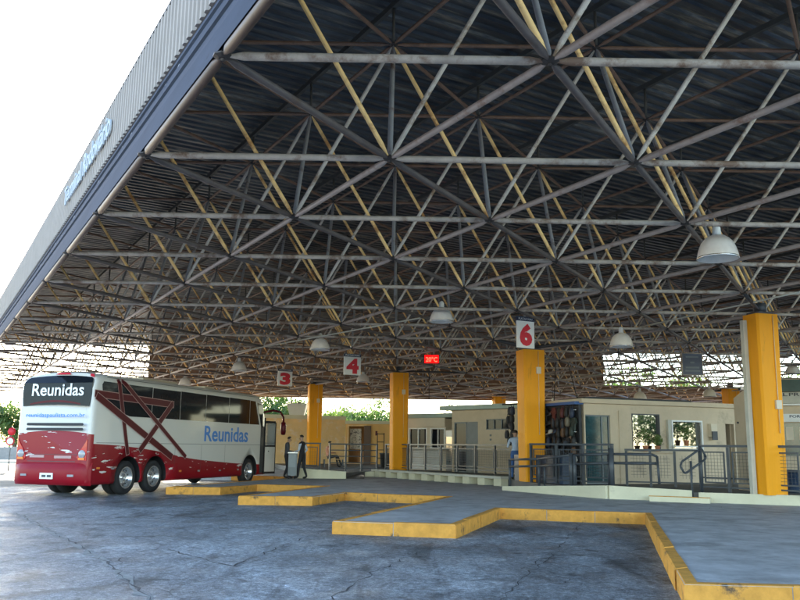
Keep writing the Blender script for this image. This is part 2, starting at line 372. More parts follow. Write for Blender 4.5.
# concrete bench along the platform edge
pl = Plane((-.75,37.2),(3.95,29.3)); L_ = pl.len
t = thing('concrete_bench', 'long pale concrete bench on square blocks along the platform edge', 'bench', (1.6,33.2,.216))
g = MB(); pl.slab(g, 0, L_, .46, .545, -.05, .50); g.build('seat', M['concrete'], t)
for i in range(10):
    g = MB(); a = .2+i*(L_-.7)/9; pl.slab(g, a, a+.42, .217, .459, .0, .42); g.build('support', M['whitewash'], t)
g = MB(); pl.slab(g, 0, L_, .217, .459, -.08, -.02); g.build('back_panel', M['whitewash'], t)

# ------------------------------------------------------------------ canopy space frame
a_ = 3.3; X0, Y0, H0, TX, TY, DD, YAW, HR = -.55, 2.3635, 1.1935, -.0058, -.0108, .8037, -.0018, .8660254
def gp(x, y, dH=0.0):
    c, s = math.cos(YAW), math.sin(YAW); gx = X0+x*c-y*s; gy = Y0+x*s+y*c
    return Vector((a_*gx, a_*gy, EYE+a_*(H0+TX*gx+TY*gy+dH)))
def nb(i, j): return gp(i-.5*j, j*HR)
def ntp(i, j): return gp(i-.5*j, (j+2/3)*HR, DD)
JMAX = 17
bn, tn = {}, {}
for j in range(-1, JMAX+1):
    for i in range(0, 40):
        p = nb(i, j)
        if p.x < .56*p.y+9: bn[i,j] = p
for (i, j) in list(bn):
    if (i,j+1) in bn and (i+1,j+1) in bn: tn[i,j] = ntp(i,j)
canopy = thing('station_canopy', 'huge steel space frame canopy with corrugated sheeting over the whole bus station', 'canopy', (0,0,0))
els = {'bottom_chord': [], 'top_chord': [], 'web_bar': []}
for (i,j), p in bn.items():
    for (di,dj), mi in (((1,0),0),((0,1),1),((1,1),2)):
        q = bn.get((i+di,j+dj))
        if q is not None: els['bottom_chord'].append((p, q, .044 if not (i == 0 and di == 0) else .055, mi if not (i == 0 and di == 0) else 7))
for (i,j), p in tn.items():
    for (di,dj) in ((1,0),(0,1),(1,1)):
        q = tn.get((i+di,j+dj))
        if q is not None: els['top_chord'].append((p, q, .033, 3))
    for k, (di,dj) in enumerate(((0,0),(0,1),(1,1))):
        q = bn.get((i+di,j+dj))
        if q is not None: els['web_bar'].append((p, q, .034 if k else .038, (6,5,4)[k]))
BM = [M[k] for k in ('chordA','chordB','chordC','chordT','webC','webW','webG','chordE')]  # lit and shaded tones chosen per bar direction, edge brown separate
def shown(p, q, r):
    s = 0
    for k in range(9):
        v = proj(Vector(p).lerp(Vector(q), (k+.5)/9))
        if v and -2 < v[0] < 802 and -2 < v[1] < 602: s += (Vector(q)-Vector(p)).length/9*r/(v[2]**2)
    return s
STUFFB = {'bottom_chord': 'bottom_chords', 'top_chord': 'top_chords', 'web_bar': 'web_bars'}
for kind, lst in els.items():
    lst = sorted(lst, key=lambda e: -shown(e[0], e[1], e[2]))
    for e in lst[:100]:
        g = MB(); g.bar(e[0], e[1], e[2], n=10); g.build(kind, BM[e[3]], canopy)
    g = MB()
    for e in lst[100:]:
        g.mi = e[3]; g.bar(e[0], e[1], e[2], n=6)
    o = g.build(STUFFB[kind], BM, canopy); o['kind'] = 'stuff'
# node plates
nodes = sorted([(p, .1) for p in bn.values()]+[(p, .075) for p in tn.values()], key=lambda e: -shown(e[0]-Vector((0,0,.1)), e[0]+Vector((0,0,.1)), e[1]))
def nodeplate(g, p, r):
    g.lathe([(.001,-.028),(r*.45,-.028),(r,-.008),(r,.008),(r*.45,.028),(.001,.028)], p, 8, smooth=False); g.tube(p-Vector((0,0,.055)), p+Vector((0,0,.055)), .02, n=6)
for p, r in nodes[:100]:
    g = MB(); nodeplate(g, p, r); g.build('node_plate', M['node'], canopy)
g = MB()
for p, r in nodes[100:]: nodeplate(g, p, r)
o = g.build('node_plates', M['node'], canopy); o['kind'] = 'stuff'
# stub posts and purlins under the sheeting
HS = DD+.235
posts = sorted([(p, p+Vector((0,0,.70))) for p in tn.values()], key=lambda e: -shown(e[0], e[1], .03))
for p, q in posts[:100]:
    g = MB(); g.tube(p, q, .026, n=6); g.build('stub_post', M['purlin'], canopy)
g = MB()
for p, q in posts[100:]: g.tube(p, q, .026, n=5)
o = g.build('stub_posts', M['purlin'], canopy); o['kind'] = 'stuff'
imax = max(i for i, j in tn)
for i in range(0, imax+1):
    js = [j for (ii, j) in tn if ii == i]
    if len(js) < 2: continue
    p, q = tn[i,min(js)]+Vector((0,0,.70)), tn[i,max(js)]+Vector((0,0,.70))
    d = (q-p).normalized(); sd_ = Vector((d.y,-d.x,0)).normalized(); p = p-d*1.8; q = q+d*.6
    g = MB(); vs = []
    for c in (p, q):
        for sx, sz in ((-.035,-.06),(.035,-.06),(.035,.04),(-.035,.04)): vs.append(c+sd_*sx+Vector((0,0,sz)))
    g.add(vs, [(0,1,5,4),(1,2,6,5),(2,3,7,6),(3,0,4,7),(3,2,1,0),(4,5,6,7)]); g.build('purlin', M['purlin'], canopy)
# corrugated roof sheet: ribs run square to the long edge
def edge_pt(s, off, dH):   # s metres along the long edge, off metres inward square to it
    x = -.5*(s/a_)+math.cos(R(30))*off/a_*1.0; y = HR*(s/a_)+.5*off/a_
    return gp(x, y, dH)
OFF0 = .289*a_*.98
YEND = gp(0, (JMAX+.35)*HR).y
def rib_profile(pitch, depth, s0, s1):
    out_ = []; s = s0; 
    while s < s1:
        out_ += [(s,0),(s+pitch*.36,0),(s+pitch*.5,depth),(s+pitch*.86,depth)]; s += pitch
    return out_
g = MB(); prof = rib_profile(.27, .045, -11, 62); vs = []
for s, dz in prof:
    p0 = edge_pt(s, OFF0, HS); tm = 78.0
    yl = (YEND-p0.y)/.5; tm = max(.02, min(tm, yl)); K = 4
    for k in range(K): 
        P = edge_pt(s, OFF0+tm*k/(K-1), HS); vs.append(P+Vector((0,0,dz+.05)))
K = 4; g.add(vs, [(i*K+k, i*K+k+1, (i+1)*K+k+1, (i+1)*K+k) for i in range(len(prof)-1) for k in range(K-1)])
# thickness: second skin above
vs2 = [v+Vector((0,0,.06)) for v in vs]; g.add(vs2, [(i*K+k, (i+1)*K+k, (i+1)*K+k+1, i*K+k+1) for i in range(len(prof)-1) for k in range(K-1)])
def sheet_mat():
    m = bpy.data.materials.new('corrugated_dark_sheet'); m.use_nodes = True; n = m.node_tree; N = n.nodes; L = n.links; b = N['Principled BSDF']
    tc = N.new('ShaderNodeTexCoord'); mp = N.new('ShaderNodeMapping'); mp.inputs['Rotation'].default_value = (0,0,R(-30)); L.new(tc.outputs['Object'], mp.inputs[0])
    mp2 = N.new('ShaderNodeMapping'); mp2.inputs['Scale'].default_value = (.5,4.5,1); L.new(mp.outputs[0], mp2.inputs[0])
    t = N.new('ShaderNodeTexNoise'); t.inputs['Scale'].default_value = 1.0; t.inputs['Detail'].default_value = 7; t.inputs['Roughness'].default_value = .7; L.new(mp2.outputs[0], t.inputs[0])
    t2 = N.new('ShaderNodeTexNoise'); t2.inputs['Scale'].default_value = .25; t2.inputs['Detail'].default_value = 4; L.new(mp.outputs[0], t2.inputs[0])
    cr = N.new('ShaderNodeValToRGB'); L.new(t.outputs[0], cr.inputs[0]); e = cr.color_ramp.elements
    e[0].position = .38; e[0].color = (.045,.05,.062,1); e[1].position = .7; e[1].color = (.40,.34,.26,1)
    k = cr.color_ramp.elements.new(.55); k.color = (.105,.108,.108,1)
    mr = N.new('ShaderNodeMapRange'); mr.inputs[1].default_value = .35; mr.inputs[2].default_value = .65; mr.inputs[3].default_value = .6; mr.inputs[4].default_value = 1.3; L.new(t2.outputs[0], mr.inputs[0])
    vm = N.new('ShaderNodeVectorMath'); vm.operation = 'SCALE'; L.new(cr.outputs[0], vm.inputs[0]); L.new(mr.outputs[0], vm.inputs[3]); L.new(vm.outputs[0], b.inputs['Base Color'])
    b.inputs['Roughness'].default_value = .42; b.inputs['Metallic'].default_value = .35
    return m
g.build('roof_sheet', sheet_mat(), canopy)
# mansard sheet from the edge chord up to the corrugated fascia
g = MB(); S0, S1 = -11, 57
fold = [(-.02,.02,.0),(.22,.19,.012),(.50,.42,-.012),(.76,.66,.012),(.86,.93,.02)]   # (offset fraction, height fraction)
NS = 30; vs = []
for k in range(NS+1):
    s = S0+(S1-S0)*k/NS
    for fo, fh, jj in ((.0,.0,0),(.25,.25,.03),(.5,.5,-.02),(.52,.51,.03),(.78,.78,-.02),(.80,.79,.03),(1,1,0)):
        vs.append(edge_pt(s, fo*OFF0*1.0-jj*1.0-.06, fh*(DD-.035)+.01))
W_ = 7
g.add(vs, [(k*W_+j, k*W_+j+1, (k+1)*W_+j+1, (k+1)*W_+j) for k in range(NS) for j in range(W_-1)])
vs2 = [v+Vector((.03,.02,.02)) for v in vs]; g.add(vs2, [(k*W_+j, (k+1)*W_+j, (k+1)*W_+j+1, k*W_+j+1) for k in range(NS) for j in range(W_-1)])
g.build('sloping_skirt', M['mansard'], canopy)
# corrugated fascia band above it
g = MB(); prof = rib_profile(.23, .045, S0, S1); vs = []; HF0, HF1 = DD-.085, DD+.285
for s, dz in prof:
    for h in (HF0, HF1): vs.append(edge_pt(s, OFF0-.16-dz*1.0, h))
n2 = len(prof); g.add(vs, [(2*i, 2*i+1, 2*i+3, 2*i+2) for i in range(n2-1)])
vs2 = [edge_pt(s, OFF0-.05, h) for s, dz in prof for h in (HF0, HF1)]; g.add(vs2, [(2*i, 2*i+2, 2*i+3, 2*i+1) for i in range(n2-1)])
o_ = len(vs); g.f += [[2*i, 2*i+2, o_+2*i+2, o_+2*i] for i in range(n2-1)]; g.m += [0]*(n2-1); g.sm += [False]*(n2-1)
g.f += [[2*i+1, o_+2*i+1, o_+2*i+3, 2*i+3] for i in range(n2-1)]; g.m += [0]*(n2-1); g.sm += [False]*(n2-1)
g.build('corrugated_fascia', M['fascia'], canopy)
g = MB(); g.tube(edge_pt(S0, OFF0-.17, HF1+.01), edge_pt(S1, OFF0-.17, HF1+.01), .035, n=6); g.tube(edge_pt(S0, OFF0-.02, HF0-.01), edge_pt(S1, OFF0-.02, HF0-.01), .03, n=6); g.build('fascia_trim', M['dark'], canopy)
# raised letters on the fascia
def fascia_s(px, py, h):   # distance along the edge where the pixel's ray crosses the fascia plane
    best = None; O = Vector((0,0,EYE)); d = ray(px, py); p = edge_pt(0, OFF0-.2, h); q = edge_pt(10, OFF0-.2, h); u = (q-p).normalized(); nn = Vector((u.y,-u.x,0))
    t = (p-O).dot(nn)/d.dot(nn); return (O+d*t-p).dot(u)
sA, sB = fascia_s(66,203,HF0), fascia_s(113,122,HF0)
u = (edge_pt(0,OFF0,HF0)-edge_pt(10,OFF0,HF0)).normalized()
TWs = sA-sB
for wd, f0, f1, hh in (('Terminal', 0, .43, .50), ('Rodoviário', .48, 1, .56)):
    g = MB(); put_text(g, wd, 1, edge_pt(sA-TWs*f0, OFF0-.225, HF0+.13), u, (0,0,1), depth=.04, bold=.015, width=TWs*(f1-f0), height=hh)
    g.build('lettering', M['letter'], canopy)
# far end: inner side of the end skirt, partly open on the right
def end_pt(x, h, off=0): return gp(x, (JMAX+.35)*HR+off, h)
g = MB(); xs0 = -5.3-X0
for k in range(60):
    xa = xs0+k*.33; xb = xa+.33
    px_ = proj(end_pt(xa, 0))[0]
    top = HS+.02 if px_ < 590 else (.34 if px_ < 740 else .5)
    g.add([end_pt(xa,-.02,0), end_pt(xb,-.02,0), end_pt(xb,top,.02+.0*top), end_pt(xa,top,.02)], [(0,1,2,3)])
    g.add([end_pt(xa,-.02,.02), end_pt(xb,-.02,.02), end_pt(xb,top,.04), end_pt(xa,top,.04)], [(3,2,1,0)])
g.build('end_skirt', M['inner'], canopy)

# ------------------------------------------------------------------ columns
YROT = R(-163+180)   # the wide faces look to bearing 163
def column(px, Y, ztop, label, wA=.76, wB=.65, pipe=False, base=.446, cx=None):
    X = dep(px, 400, Y).x if cx is None else cx
    t = thing('column', label, 'column', (X, Y, base), 0, 'yellow columns carrying the canopy')
    rz = R(17)
    def ring(z, k, ch=.05):
        hx, hy = wA/2*k, wB/2*k; c = ch
        pts = [(hx-c,-hy),(hx,-hy+c),(hx,hy-c),(hx-c,hy),(-hx+c,hy),(-hx,hy-c),(-hx,-hy+c),(-hx+c,-hy)]
        return [Vector((X+math.cos(rz)*x-math.sin(rz)*y, Y+math.sin(rz)*x+math.cos(rz)*y, z)) for x, y in pts]
    g = MB(); zs = [(base,.93),(base+1.5,.96),(base+3,.99),(ztop,1.02)]; vs = []
    for z, k in zs: vs += ring(z, k)
    n = 8; g.add(vs, [(j*n+k, j*n+(k+1) % n, (j+1)*n+(k+1) % n, (j+1)*n+k) for j in range(len(zs)-1) for k in range(n)]); g.add(vs[-8:], [tuple(range(8))])
    g.build('shaft', M['yellow'], t)
    # dark steel head that reaches the nearest chord node
    P = Vector((X, Y, ztop)); near = sorted(bn.values(), key=lambda q: (q-P).length)[:3]
    g = MB(); g.prism([(v.x, v.y) for v in ring(0, .8)], ztop, ztop+.06); g.tube((X,Y,ztop+.06), (X,Y,ztop+.3), .16, n=10)
    g.tube((X,Y,ztop+.1), near[0], .06, n=8); g.tube((X,Y,ztop+.1), near[1], .045, n=8); g.build('head', M['dark'], t)
    def fp(u, v): return Vector((X+math.cos(rz)*u-math.sin(rz)*v, Y+math.sin(rz)*u+math.cos(rz)*v, 0))
    c = fp(.12, -wB/2*1.02-.015)
    g = MB(); g.tube(c+Vector((0,0,base+1.5)), c+Vector((0,0,ztop-.05)), .012, n=6); g.build('conduit', M['ochre'], t)
    g = MB(); g.cbox(c+Vector((0,0,base+(2.2 if pipe else 3.6))), (.16,.07,.22), rz); g.build('junction_box', M['cream'], t)
    if pipe:
        c = fp(-wA/2-.065, wB/2-.12); g = MB(); g.cbox(c+Vector((0,0,(base+ztop)/2-.06)), (.12,.12,ztop-base-.15), rz); g.build('drainpipe', M['concrete'], t)
    return t
column(765.5, 20.95, 4.93, 'large yellow column at the far right with a grey drainpipe on its left side', pipe=True, wA=.66, wB=.56)
column(531, 27.6, 4.73, 'yellow column directly below the hanging number 6 sign')
column(399, 39.2, 4.95, 'yellow column behind the left end of the concrete bench')
column(315, 47.6, 4.98, 'yellow column in front of the ochre building, right of the two standing men')
column(499, 56, 4.95, 'small distant yellow column seen above the flat roof of the cream kiosk')
column(731, 47, 4.95, 'distant yellow column glimpsed through the gap beside the beige cabinet')
# ------------------------------------------------------------------ coach
BO = Vector((-8.74, 23.9, 0)); BRZ = R(73)
bus = thing('coach', 'white and dark red long distance coach parked at the left with its door open', 'coach', BO, BRZ)
BW = bus.matrix_basis.copy(); BLEN, BWID = 12.3, 2.6
def bl(x, y, z): return BW @ Vector((x, y, z))
def bside(px, py):       # pixel -> (x, z) on the coach's right side
    O = Vector((0,0,EYE)); d = ray(px, py); nn = (BW.to_3x3() @ Vector((0,1,0))); t = (BO-O).dot(nn)/d.dot(nn)
    P = BW.inverted() @ (O+d*t); return (P.x, P.z)
def brear(px, py):       # pixel -> (y, z) on the rear face
    O = Vector((0,0,EYE)); d = ray(px, py); nn = (BW.to_3x3() @ Vector((1,0,0))); t = (BO-O).dot(nn)/d.dot(nn)
    P = BW.inverted() @ (O+d*t); return (P.y, P.z)
AX = [1.85, 3.30, 9.85]
def paint_mat():
    m = bpy.data.materials.new('coach_paint'); m.use_nodes = True; n = m.node_tree; N = n.nodes; L = n.links; b = N['Principled BSDF']
    tc = N.new('ShaderNodeTexCoord'); sp = N.new('ShaderNodeSeparateXYZ'); L.new(tc.outputs['Object'], sp.inputs[0])
    def ma(op, a, b_, c=None):
        r = N.new('ShaderNodeMath'); r.operation = op
        for i, v in enumerate([a, b_] + ([c] if c is not None else [])):
            if isinstance(v, (int, float)): r.inputs[i].default_value = v
            else: L.new(v, r.inputs[i])
        return r.outputs[0]
    cv = N.new('ShaderNodeFloatCurve'); cvm = cv.mapping.curves[0]
    pts = [(0,1.50),(.15,1.42),(.3,1.25),(.42,1.06),(.6,.90),(.8,.78),(1,.74)]
    for i, (x, y) in enumerate(pts):
        if i < 2: cvm.points[i].location = (x, y/2)
        else: cvm.points.new(x, y/2)
    cv.mapping.update()
    L.new(ma('DIVIDE', sp.outputs[0], 12.3), cv.inputs['Value'])
    side = ma('MULTIPLY', cv.outputs[0], 2)
    rear = ma('ADD', 1.86, ma('MULTIPLY', -.06, ma('POWER', ma('ABSOLUTE', ma('SUBTRACT', sp.outputs[1], 1.3), 0), 2)))
    isr = ma('LESS_THAN', sp.outputs[0], .14)
    lim = ma('ADD', ma('MULTIPLY', isr, rear), ma('MULTIPLY', ma('SUBTRACT', 1, isr), side))
    red = ma('LESS_THAN', sp.outputs[2], lim)
    # brushed white streaks inside the red
    mp = N.new('ShaderNodeMapping'); mp.inputs['Scale'].default_value = (1.1,1.1,7); mp.inputs['Rotation'].default_value = (R(-9),R(4),0); L.new(tc.outputs['Object'], mp.inputs[0])
    nz = N.new('ShaderNodeTexNoise'); nz.inputs['Scale'].default_value = 1.5; nz.inputs['Detail'].default_value = 3; nz.inputs['Roughness'].default_value = .6; L.new(mp.outputs[0], nz.inputs[0])
    st = ma('GREATER_THAN', nz.outputs[0], .635)
    st = ma('MULTIPLY', st, ma('GREATER_THAN', sp.outputs[2], ma('ADD', ma('MULTIPLY', isr, .45), .62)))
    red = ma('MULTIPLY', red, ma('SUBTRACT', 1, st))
    mx = N.new('ShaderNodeMix'); mx.data_type = 'RGBA'; L.new(red, mx.inputs[0]); mx.inputs[6].default_value = (.66,.64,.60,1); mx.inputs[7].default_value = (.25,.004,.012,1)
    L.new(mx.outputs[2], b.inputs['Base Color']); b.inputs['Specular IOR Level'].default_value = .3; b.inputs['Roughness'].default_value = .4; b.inputs['Coat Weight'].default_value = .12; b.inputs['Coat Roughness'].default_value = .08
    return m
sec = [(.05,.34),(.0,.42),(0,.9),(0,1.5),(0,2.2),(0,2.75),(0,3.07),(0,3.31),(.05,3.42),(.16,3.50),(.45,3.56),(.85,3.59)]
ring = [(y, z) for y, z in sec]+[(BWID-y, z) for y, z in sec[::-1]]
def rake(z, front):
    if front: return max(0, z-1.2)*.30+max(0, z-3.0)*1.4
    return max(0, z-3.25)*.75+max(0, z-2.0)*.03
stn = [(0,.10),(.03,.05),(.09,.015),(.2,0)]+[(.2+k*(10.6-.2)/14, 0) for k in range(1,15)]+[(11.1,.02),(11.5,.10),(11.75,.24),(11.9,.45)]
vs = []
for x, ins in stn:
    for y, z in ring:
        s_ = 1 if y < BWID/2 else -1; yy = y+s_*ins*(1 if z < 3.2 else .8); xx = x
        if x < .5: xx = x+rake(z, 0)
        if x > 10.6: xx = x-(x-10.6)/1.3*rake(z, 1)
        zz = z-(.0 if x > .1 else (.03 if z > 3.3 else 0))
        vs.append(bl(xx, yy, zz))
n = len(ring); g = MB()
g.add(vs, [(j*n+k, j*n+(k+1) % n, (j+1)*n+(k+1) % n, (j+1)*n+k)[::-1] for j in range(len(stn)-1) for k in range(n)], True)
g.add(vs[:n], [tuple(range(n))]); g.add(vs[-n:], [tuple(range(n))[::-1]])
body = g.build('body', [paint_mat(), M['black']], bus)
bm = bmesh.new(); bm.from_mesh(body.data); bmesh.ops.remove_doubles(bm, verts=bm.verts, dist=.0005); bmesh.ops.recalc_face_normals(bm, faces=bm.faces); bm.to_mesh(body.data); bm.free()
# cut the wheel arches
cut = MB()
for ax in AX:
    for y0, y1 in ((-.3,.62),(BWID-.62,BWID+.3)):
        pts = [(ax+.64*math.cos(t), .50+.64*math.sin(t)) for t in [R(-60)+R(300)*k/24 for k in range(25)]]
        vs = [bl(x, y0, z) for x, z in pts]+[bl(x, y1, z) for x, z in pts]; n2 = len(pts)
        cut.add(vs, [tuple(range(n2)), tuple(range(n2,2*n2))[::-1]]+[(i, n2+i, n2+(i+1) % n2, (i+1) % n2) for i in range(n2)])
co = cut.build('cutter', M['black']); 
bm = bmesh.new(); bm.from_mesh(co.data); bmesh.ops.recalc_face_normals(bm, faces=bm.faces); bm.to_mesh(co.data); bm.free()
md = body.modifiers.new('arch', 'BOOLEAN'); md.operation = 'DIFFERENCE'; md.object = co; md.solver = 'EXACT'; md.use_self = True
bpy.context.view_layer.update(); dg = bpy.context.evaluated_depsgraph_get()
nm = bpy.data.meshes.new_from_object(body.evaluated_get(dg)); body.modifiers.clear(); body.data = nm; nm.name = 'body'
bpy.data.objects.remove(co)
nm.materials.clear(); nm.materials.append(MATS.get('x') or bpy.data.materials['coach_paint']); nm.materials.append(M['black'])
for f in nm.polygons:
    c = f.center; f.material_index = 0
    if .05 < c.y < BWID-.05 and c.z < 1.14 and any(abs(c.x-ax) < .66 for ax in AX) and not (abs(f.normal.y) > .9 and (c.y < .06 or c.y > BWID-.06)): f.material_index = 1
# window band, following the side 4 mm proud
def sideplate(name, pts, m, off=.006, th=.012, parent=None, y=None):
    g = MB(); 
    def yy(z): 
        base = 0
        for (y0,z0),(y1,z1) in zip(sec[:-1], sec[1:]):
            if z0 <= z <= z1: base = y0+(y1-y0)*(z-z0)/(z1-z0)
        return base-off
    n = len(pts); vs = [bl(x, yy(z), z) for x, z in pts]+[bl(x, yy(z)+th, z) for x, z in pts]
    ar = sum(pts[i][0]*pts[(i+1) % n][1]-pts[(i+1) % n][0]*pts[i][1] for i in range(n))
    a, b_ = tuple(range(n)), tuple(range(n,2*n))[::-1]
    if ar < 0: a, b_ = a[::-1], b_[::-1]
    g.add(vs, [a, b_]+[(i, n+i, n+(i+1) % n, (i+1) % n) for i in range(n)]); return g.build(name, m, parent or bus)
S = lambda *q: [bside(*p) for p in q]
wtop = lambda x: 3.02
sideplate('side_window', [(.42,2.72),(.33,3.2),(.40,3.30),(2.30,3.29),(2.9,3.29),(2.9,2.33),(1.75,2.33),(1.45,2.40)], M['glass'])
xs = [2.93,4.6,6.3,8.0,9.7]
for i in range(4):
    sideplate('side_window', [(xs[i],2.33),(xs[i],3.28),(xs[i+1]-.03,3.27),(xs[i+1]-.03,2.33)], M['glass'])
sideplate('side_window', [(9.7,2.33),(9.7,3.26),(10.15,3.25),(10.55,2.33)], M['glass'])
sideplate('side_window', [(10.30,3.2),(10.72,2.3),(10.85,2.2),(10.85,3.15)], M['glass'])
# far side windows
g = MB(); g.add([bl(.5,BWID+.005,2.35), bl(11,BWID+.005,2.35), bl(11,BWID+.005,3.04), bl(.5,BWID+.005,3.04)], [(3,2,1,0)]); g.build('side_window', M['glass'], bus)
# panel joints
for z in (1.52,):
    g = MB(); g.add([bl(.25,-.002,z), bl(10.9,-.002,z), bl(10.9,-.002,z+.012), bl(.25,-.002,z+.012)], [(0,1,2,3)]); g.build('panel_joint', M['dark'], bus)
for x in (4.4,6.1,7.8):
    g = MB(); g.add([bl(x,-.002,.62), bl(x+.012,-.002,.62), bl(x+.012,-.002,1.5), bl(x,-.002,1.5)], [(0,1,2,3)]); g.build('panel_joint', M['dark'], bus)
# roof rail line and roof unit
g = MB(); g.add([bl(.6,.045,3.424), bl(10.2,.045,3.424), bl(10.2,.055,3.44), bl(.6,.055,3.44)], [(0,1,2,3)]); g.build('roof_seam', M['dark'], bus)
for k in range(2):
    g = MB(); x0, x1 = (3.4,5.6) if k == 0 else (7.4,8.2)
    vs = []
    for z, i_ in ((3.56,0),(3.68,.12)):
        for x, y in ((x0+i_,.7+i_),(x1-i_,.7+i_),(x1-i_,1.9-i_),(x0+i_,1.9-i_)): vs.append(bl(x,y,z))
    g.add(vs, [(4,5,6,7),(0,1,5,4),(1,2,6,5),(2,3,7,6),(3,0,4,7)]); g.build('roof_unit', M['cream'], bus)
# angular star stripes
def sec_y(z):
    for (y0,z0),(y1,z1) in zip(sec[1:-1], sec[2:]):
        if z0 <= z <= z1: return y0+(y1-y0)*(z-z0)/(z1-z0)
    return 0
def stripe(p, q, wdt, off):
    (x0,z0),(x1,z1) = p, q; d = Vector((x1-x0, z1-z0)).normalized(); nn = Vector((-d.y, d.x)); K = 24; L2 = Vector((x1-x0, z1-z0)).length
    for k, (ww, m, nm_) in enumerate(((wdt+.035, M['outline'], 'stripe_edge'), (wdt, M['maroon'], 'stripe'))):
        g = MB(); vs = []
        for i in range(K+1):
            c = Vector((x0,z0))+d*(L2*i/K+(ww/2)*(2*i/K-1))
            for s_ in (-1,1):
                w2 = c+nn*s_*ww/2; vs.append(bl(w2.x, sec_y(w2.y)-off-k*.003, w2.y))
        g.add(vs, [(2*i,2*i+1,2*i+3,2*i+2) for i in range(K)]); g.build(nm_, m, bus)
stripe(bside(97,393.5), bside(172,404.5), .19, .010)
stripe(bside(119,382), bside(127,452), .15, .017)
stripe(bside(98,397), bside(170,456), .20, .024)
stripe(bside(171,405), bside(140,449), .18, .031)
stripe(bside(123,382), bside(184,456), .13, .038)
# lettering
(xa, za), (xb, zb) = bside(204,441.5), bside(247.5,444)
ux = BW.to_3x3() @ Vector((1,0,0)); uy = BW.to_3x3() @ Vector((0,1,0)); uz = Vector((0,0,1))
g = MB(); put_text(g, 'Reunidas', 1, bl(xa,-.004,1.62), ux, uz, depth=.004, bold=.018, width=xb-xa, height=.56); g.build('lettering', M['bluetxt'], bus)
# rear: window, grille, text, lamps, plate, bumper
def rearplate(name, pts, m, off=.004, th=.01):
    n = len(pts); vs = [bl(rake(z,0)-off, y, z) for y, z in pts]+[bl(rake(z,0)-off+th, y, z) for y, z in pts]; g = MB()
    ar = sum(pts[i][0]*pts[(i+1) % n][1]-pts[(i+1) % n][0]*pts[i][1] for i in range(n))
    a, b_ = tuple(range(n)), tuple(range(n,2*n))[::-1]
    if ar > 0: a, b_ = a[::-1], b_[::-1]
    g.add(vs, [a, b_]+[(i, (i+1) % n, n+(i+1) % n, n+i) for i in range(n)]); return g.build(name, m, bus)
def arc(y0, y1, z, bulge, n=12): return [(y0+(y1-y0)*k/n, z+bulge*(1-(2*k/n-1)**2)) for k in range(n+1)]
rearplate('rear_window', arc(.16,2.44,2.56,.05)+[(2.50,2.9),(2.49,3.235),(.11,3.235),(.10,2.9)], M['glass'], off=.012)
rearplate('rear_window', [(.11,3.24),(2.49,3.24),(2.44,3.36)]+arc(2.36,.24,3.41,.06)+[(.16,3.36)], M['glass'], off=.012)
rearplate('window_trim', arc(.45,2.2,2.60,.075)+arc(2.2,.45,2.64,.10), M['maroon'], off=.016)
rearplate('roof_cap_badge', [(1.0,3.50),(1.55,3.50),(1.45,3.56),(1.1,3.56)], M['red'], off=.03)
rearplate('roof_cap_badge', [(.14,3.40),(.30,3.44),(.34,3.52),(.2,3.50)], M['red'], off=.03)
g = MB(); put_text(g, 'Reunidas', 1, bl(.0,2.16,2.86)+ux*(-.004), -uy, (uz+ux*.03), depth=.004, bold=.015, width=1.80, height=.36); g.build('lettering', M['white'], bus)
g = MB(); put_text(g, 'reunidaspaulista.com.br', 1, bl(-.006,2.30,2.215), -uy, uz, depth=.003, bold=.01, width=2.04, height=.15); g.build('lettering', M['bluetxt'], bus)
for z in (2.04,1.90):
    rearplate('grille_slot', [(.32,z-.035),(2.22,z-.035),(2.26,z),(2.22,z+.04),(.32,z+.04),(.28,z)], M['black'], off=.008)
rearplate('tail_lamp', [(.10,1.02),(.36,1.02),(.42,1.10),(.34,1.28),(.18,1.50),(.11,1.62)], M['lampred'], off=.02, th=.03)
rearplate('tail_lamp', [(2.50,1.02),(2.24,1.02),(2.18,1.10),(2.26,1.28),(2.42,1.50),(2.49,1.62)], M['lampred'], off=.02, th=.03)
for yc in (.25, 2.35):
    g = MB()
    X = BW @ Matrix.Translation((-.035,yc,1.20)) @ Matrix.Rotation(R(-90),4,'Y')
    g.lathe([(.001,.02),(.06,.018),(.10,.008),(.115,0)], n=18, X=X); g.build('round_lens', M['clearlens'], bus)
    rearplate('indicator', [(yc-.1,1.04),(yc+.1,1.04),(yc+.1,1.10),(yc-.1,1.10)], M['lamporange'], off=.05, th=.02)
rearplate('engine_panel_line', [(.48,.98),(2.12,.98),(2.12,.995),(.48,.995)], M['dark'], off=.004)
rearplate('engine_panel_line', [(.42,1.18),(2.18,1.18),(2.18,1.19),(.42,1.19)], M['dark'], off=.004)
rearplate('badge_strip', [(.62,1.075),(1.2,1.075),(1.2,1.15),(.62,1.15)], M['outline'], off=.008)
rearplate('badge_strip', [(1.55,1.09),(2.05,1.09),(2.05,1.16),(1.55,1.16)], M['outline'], off=.008)
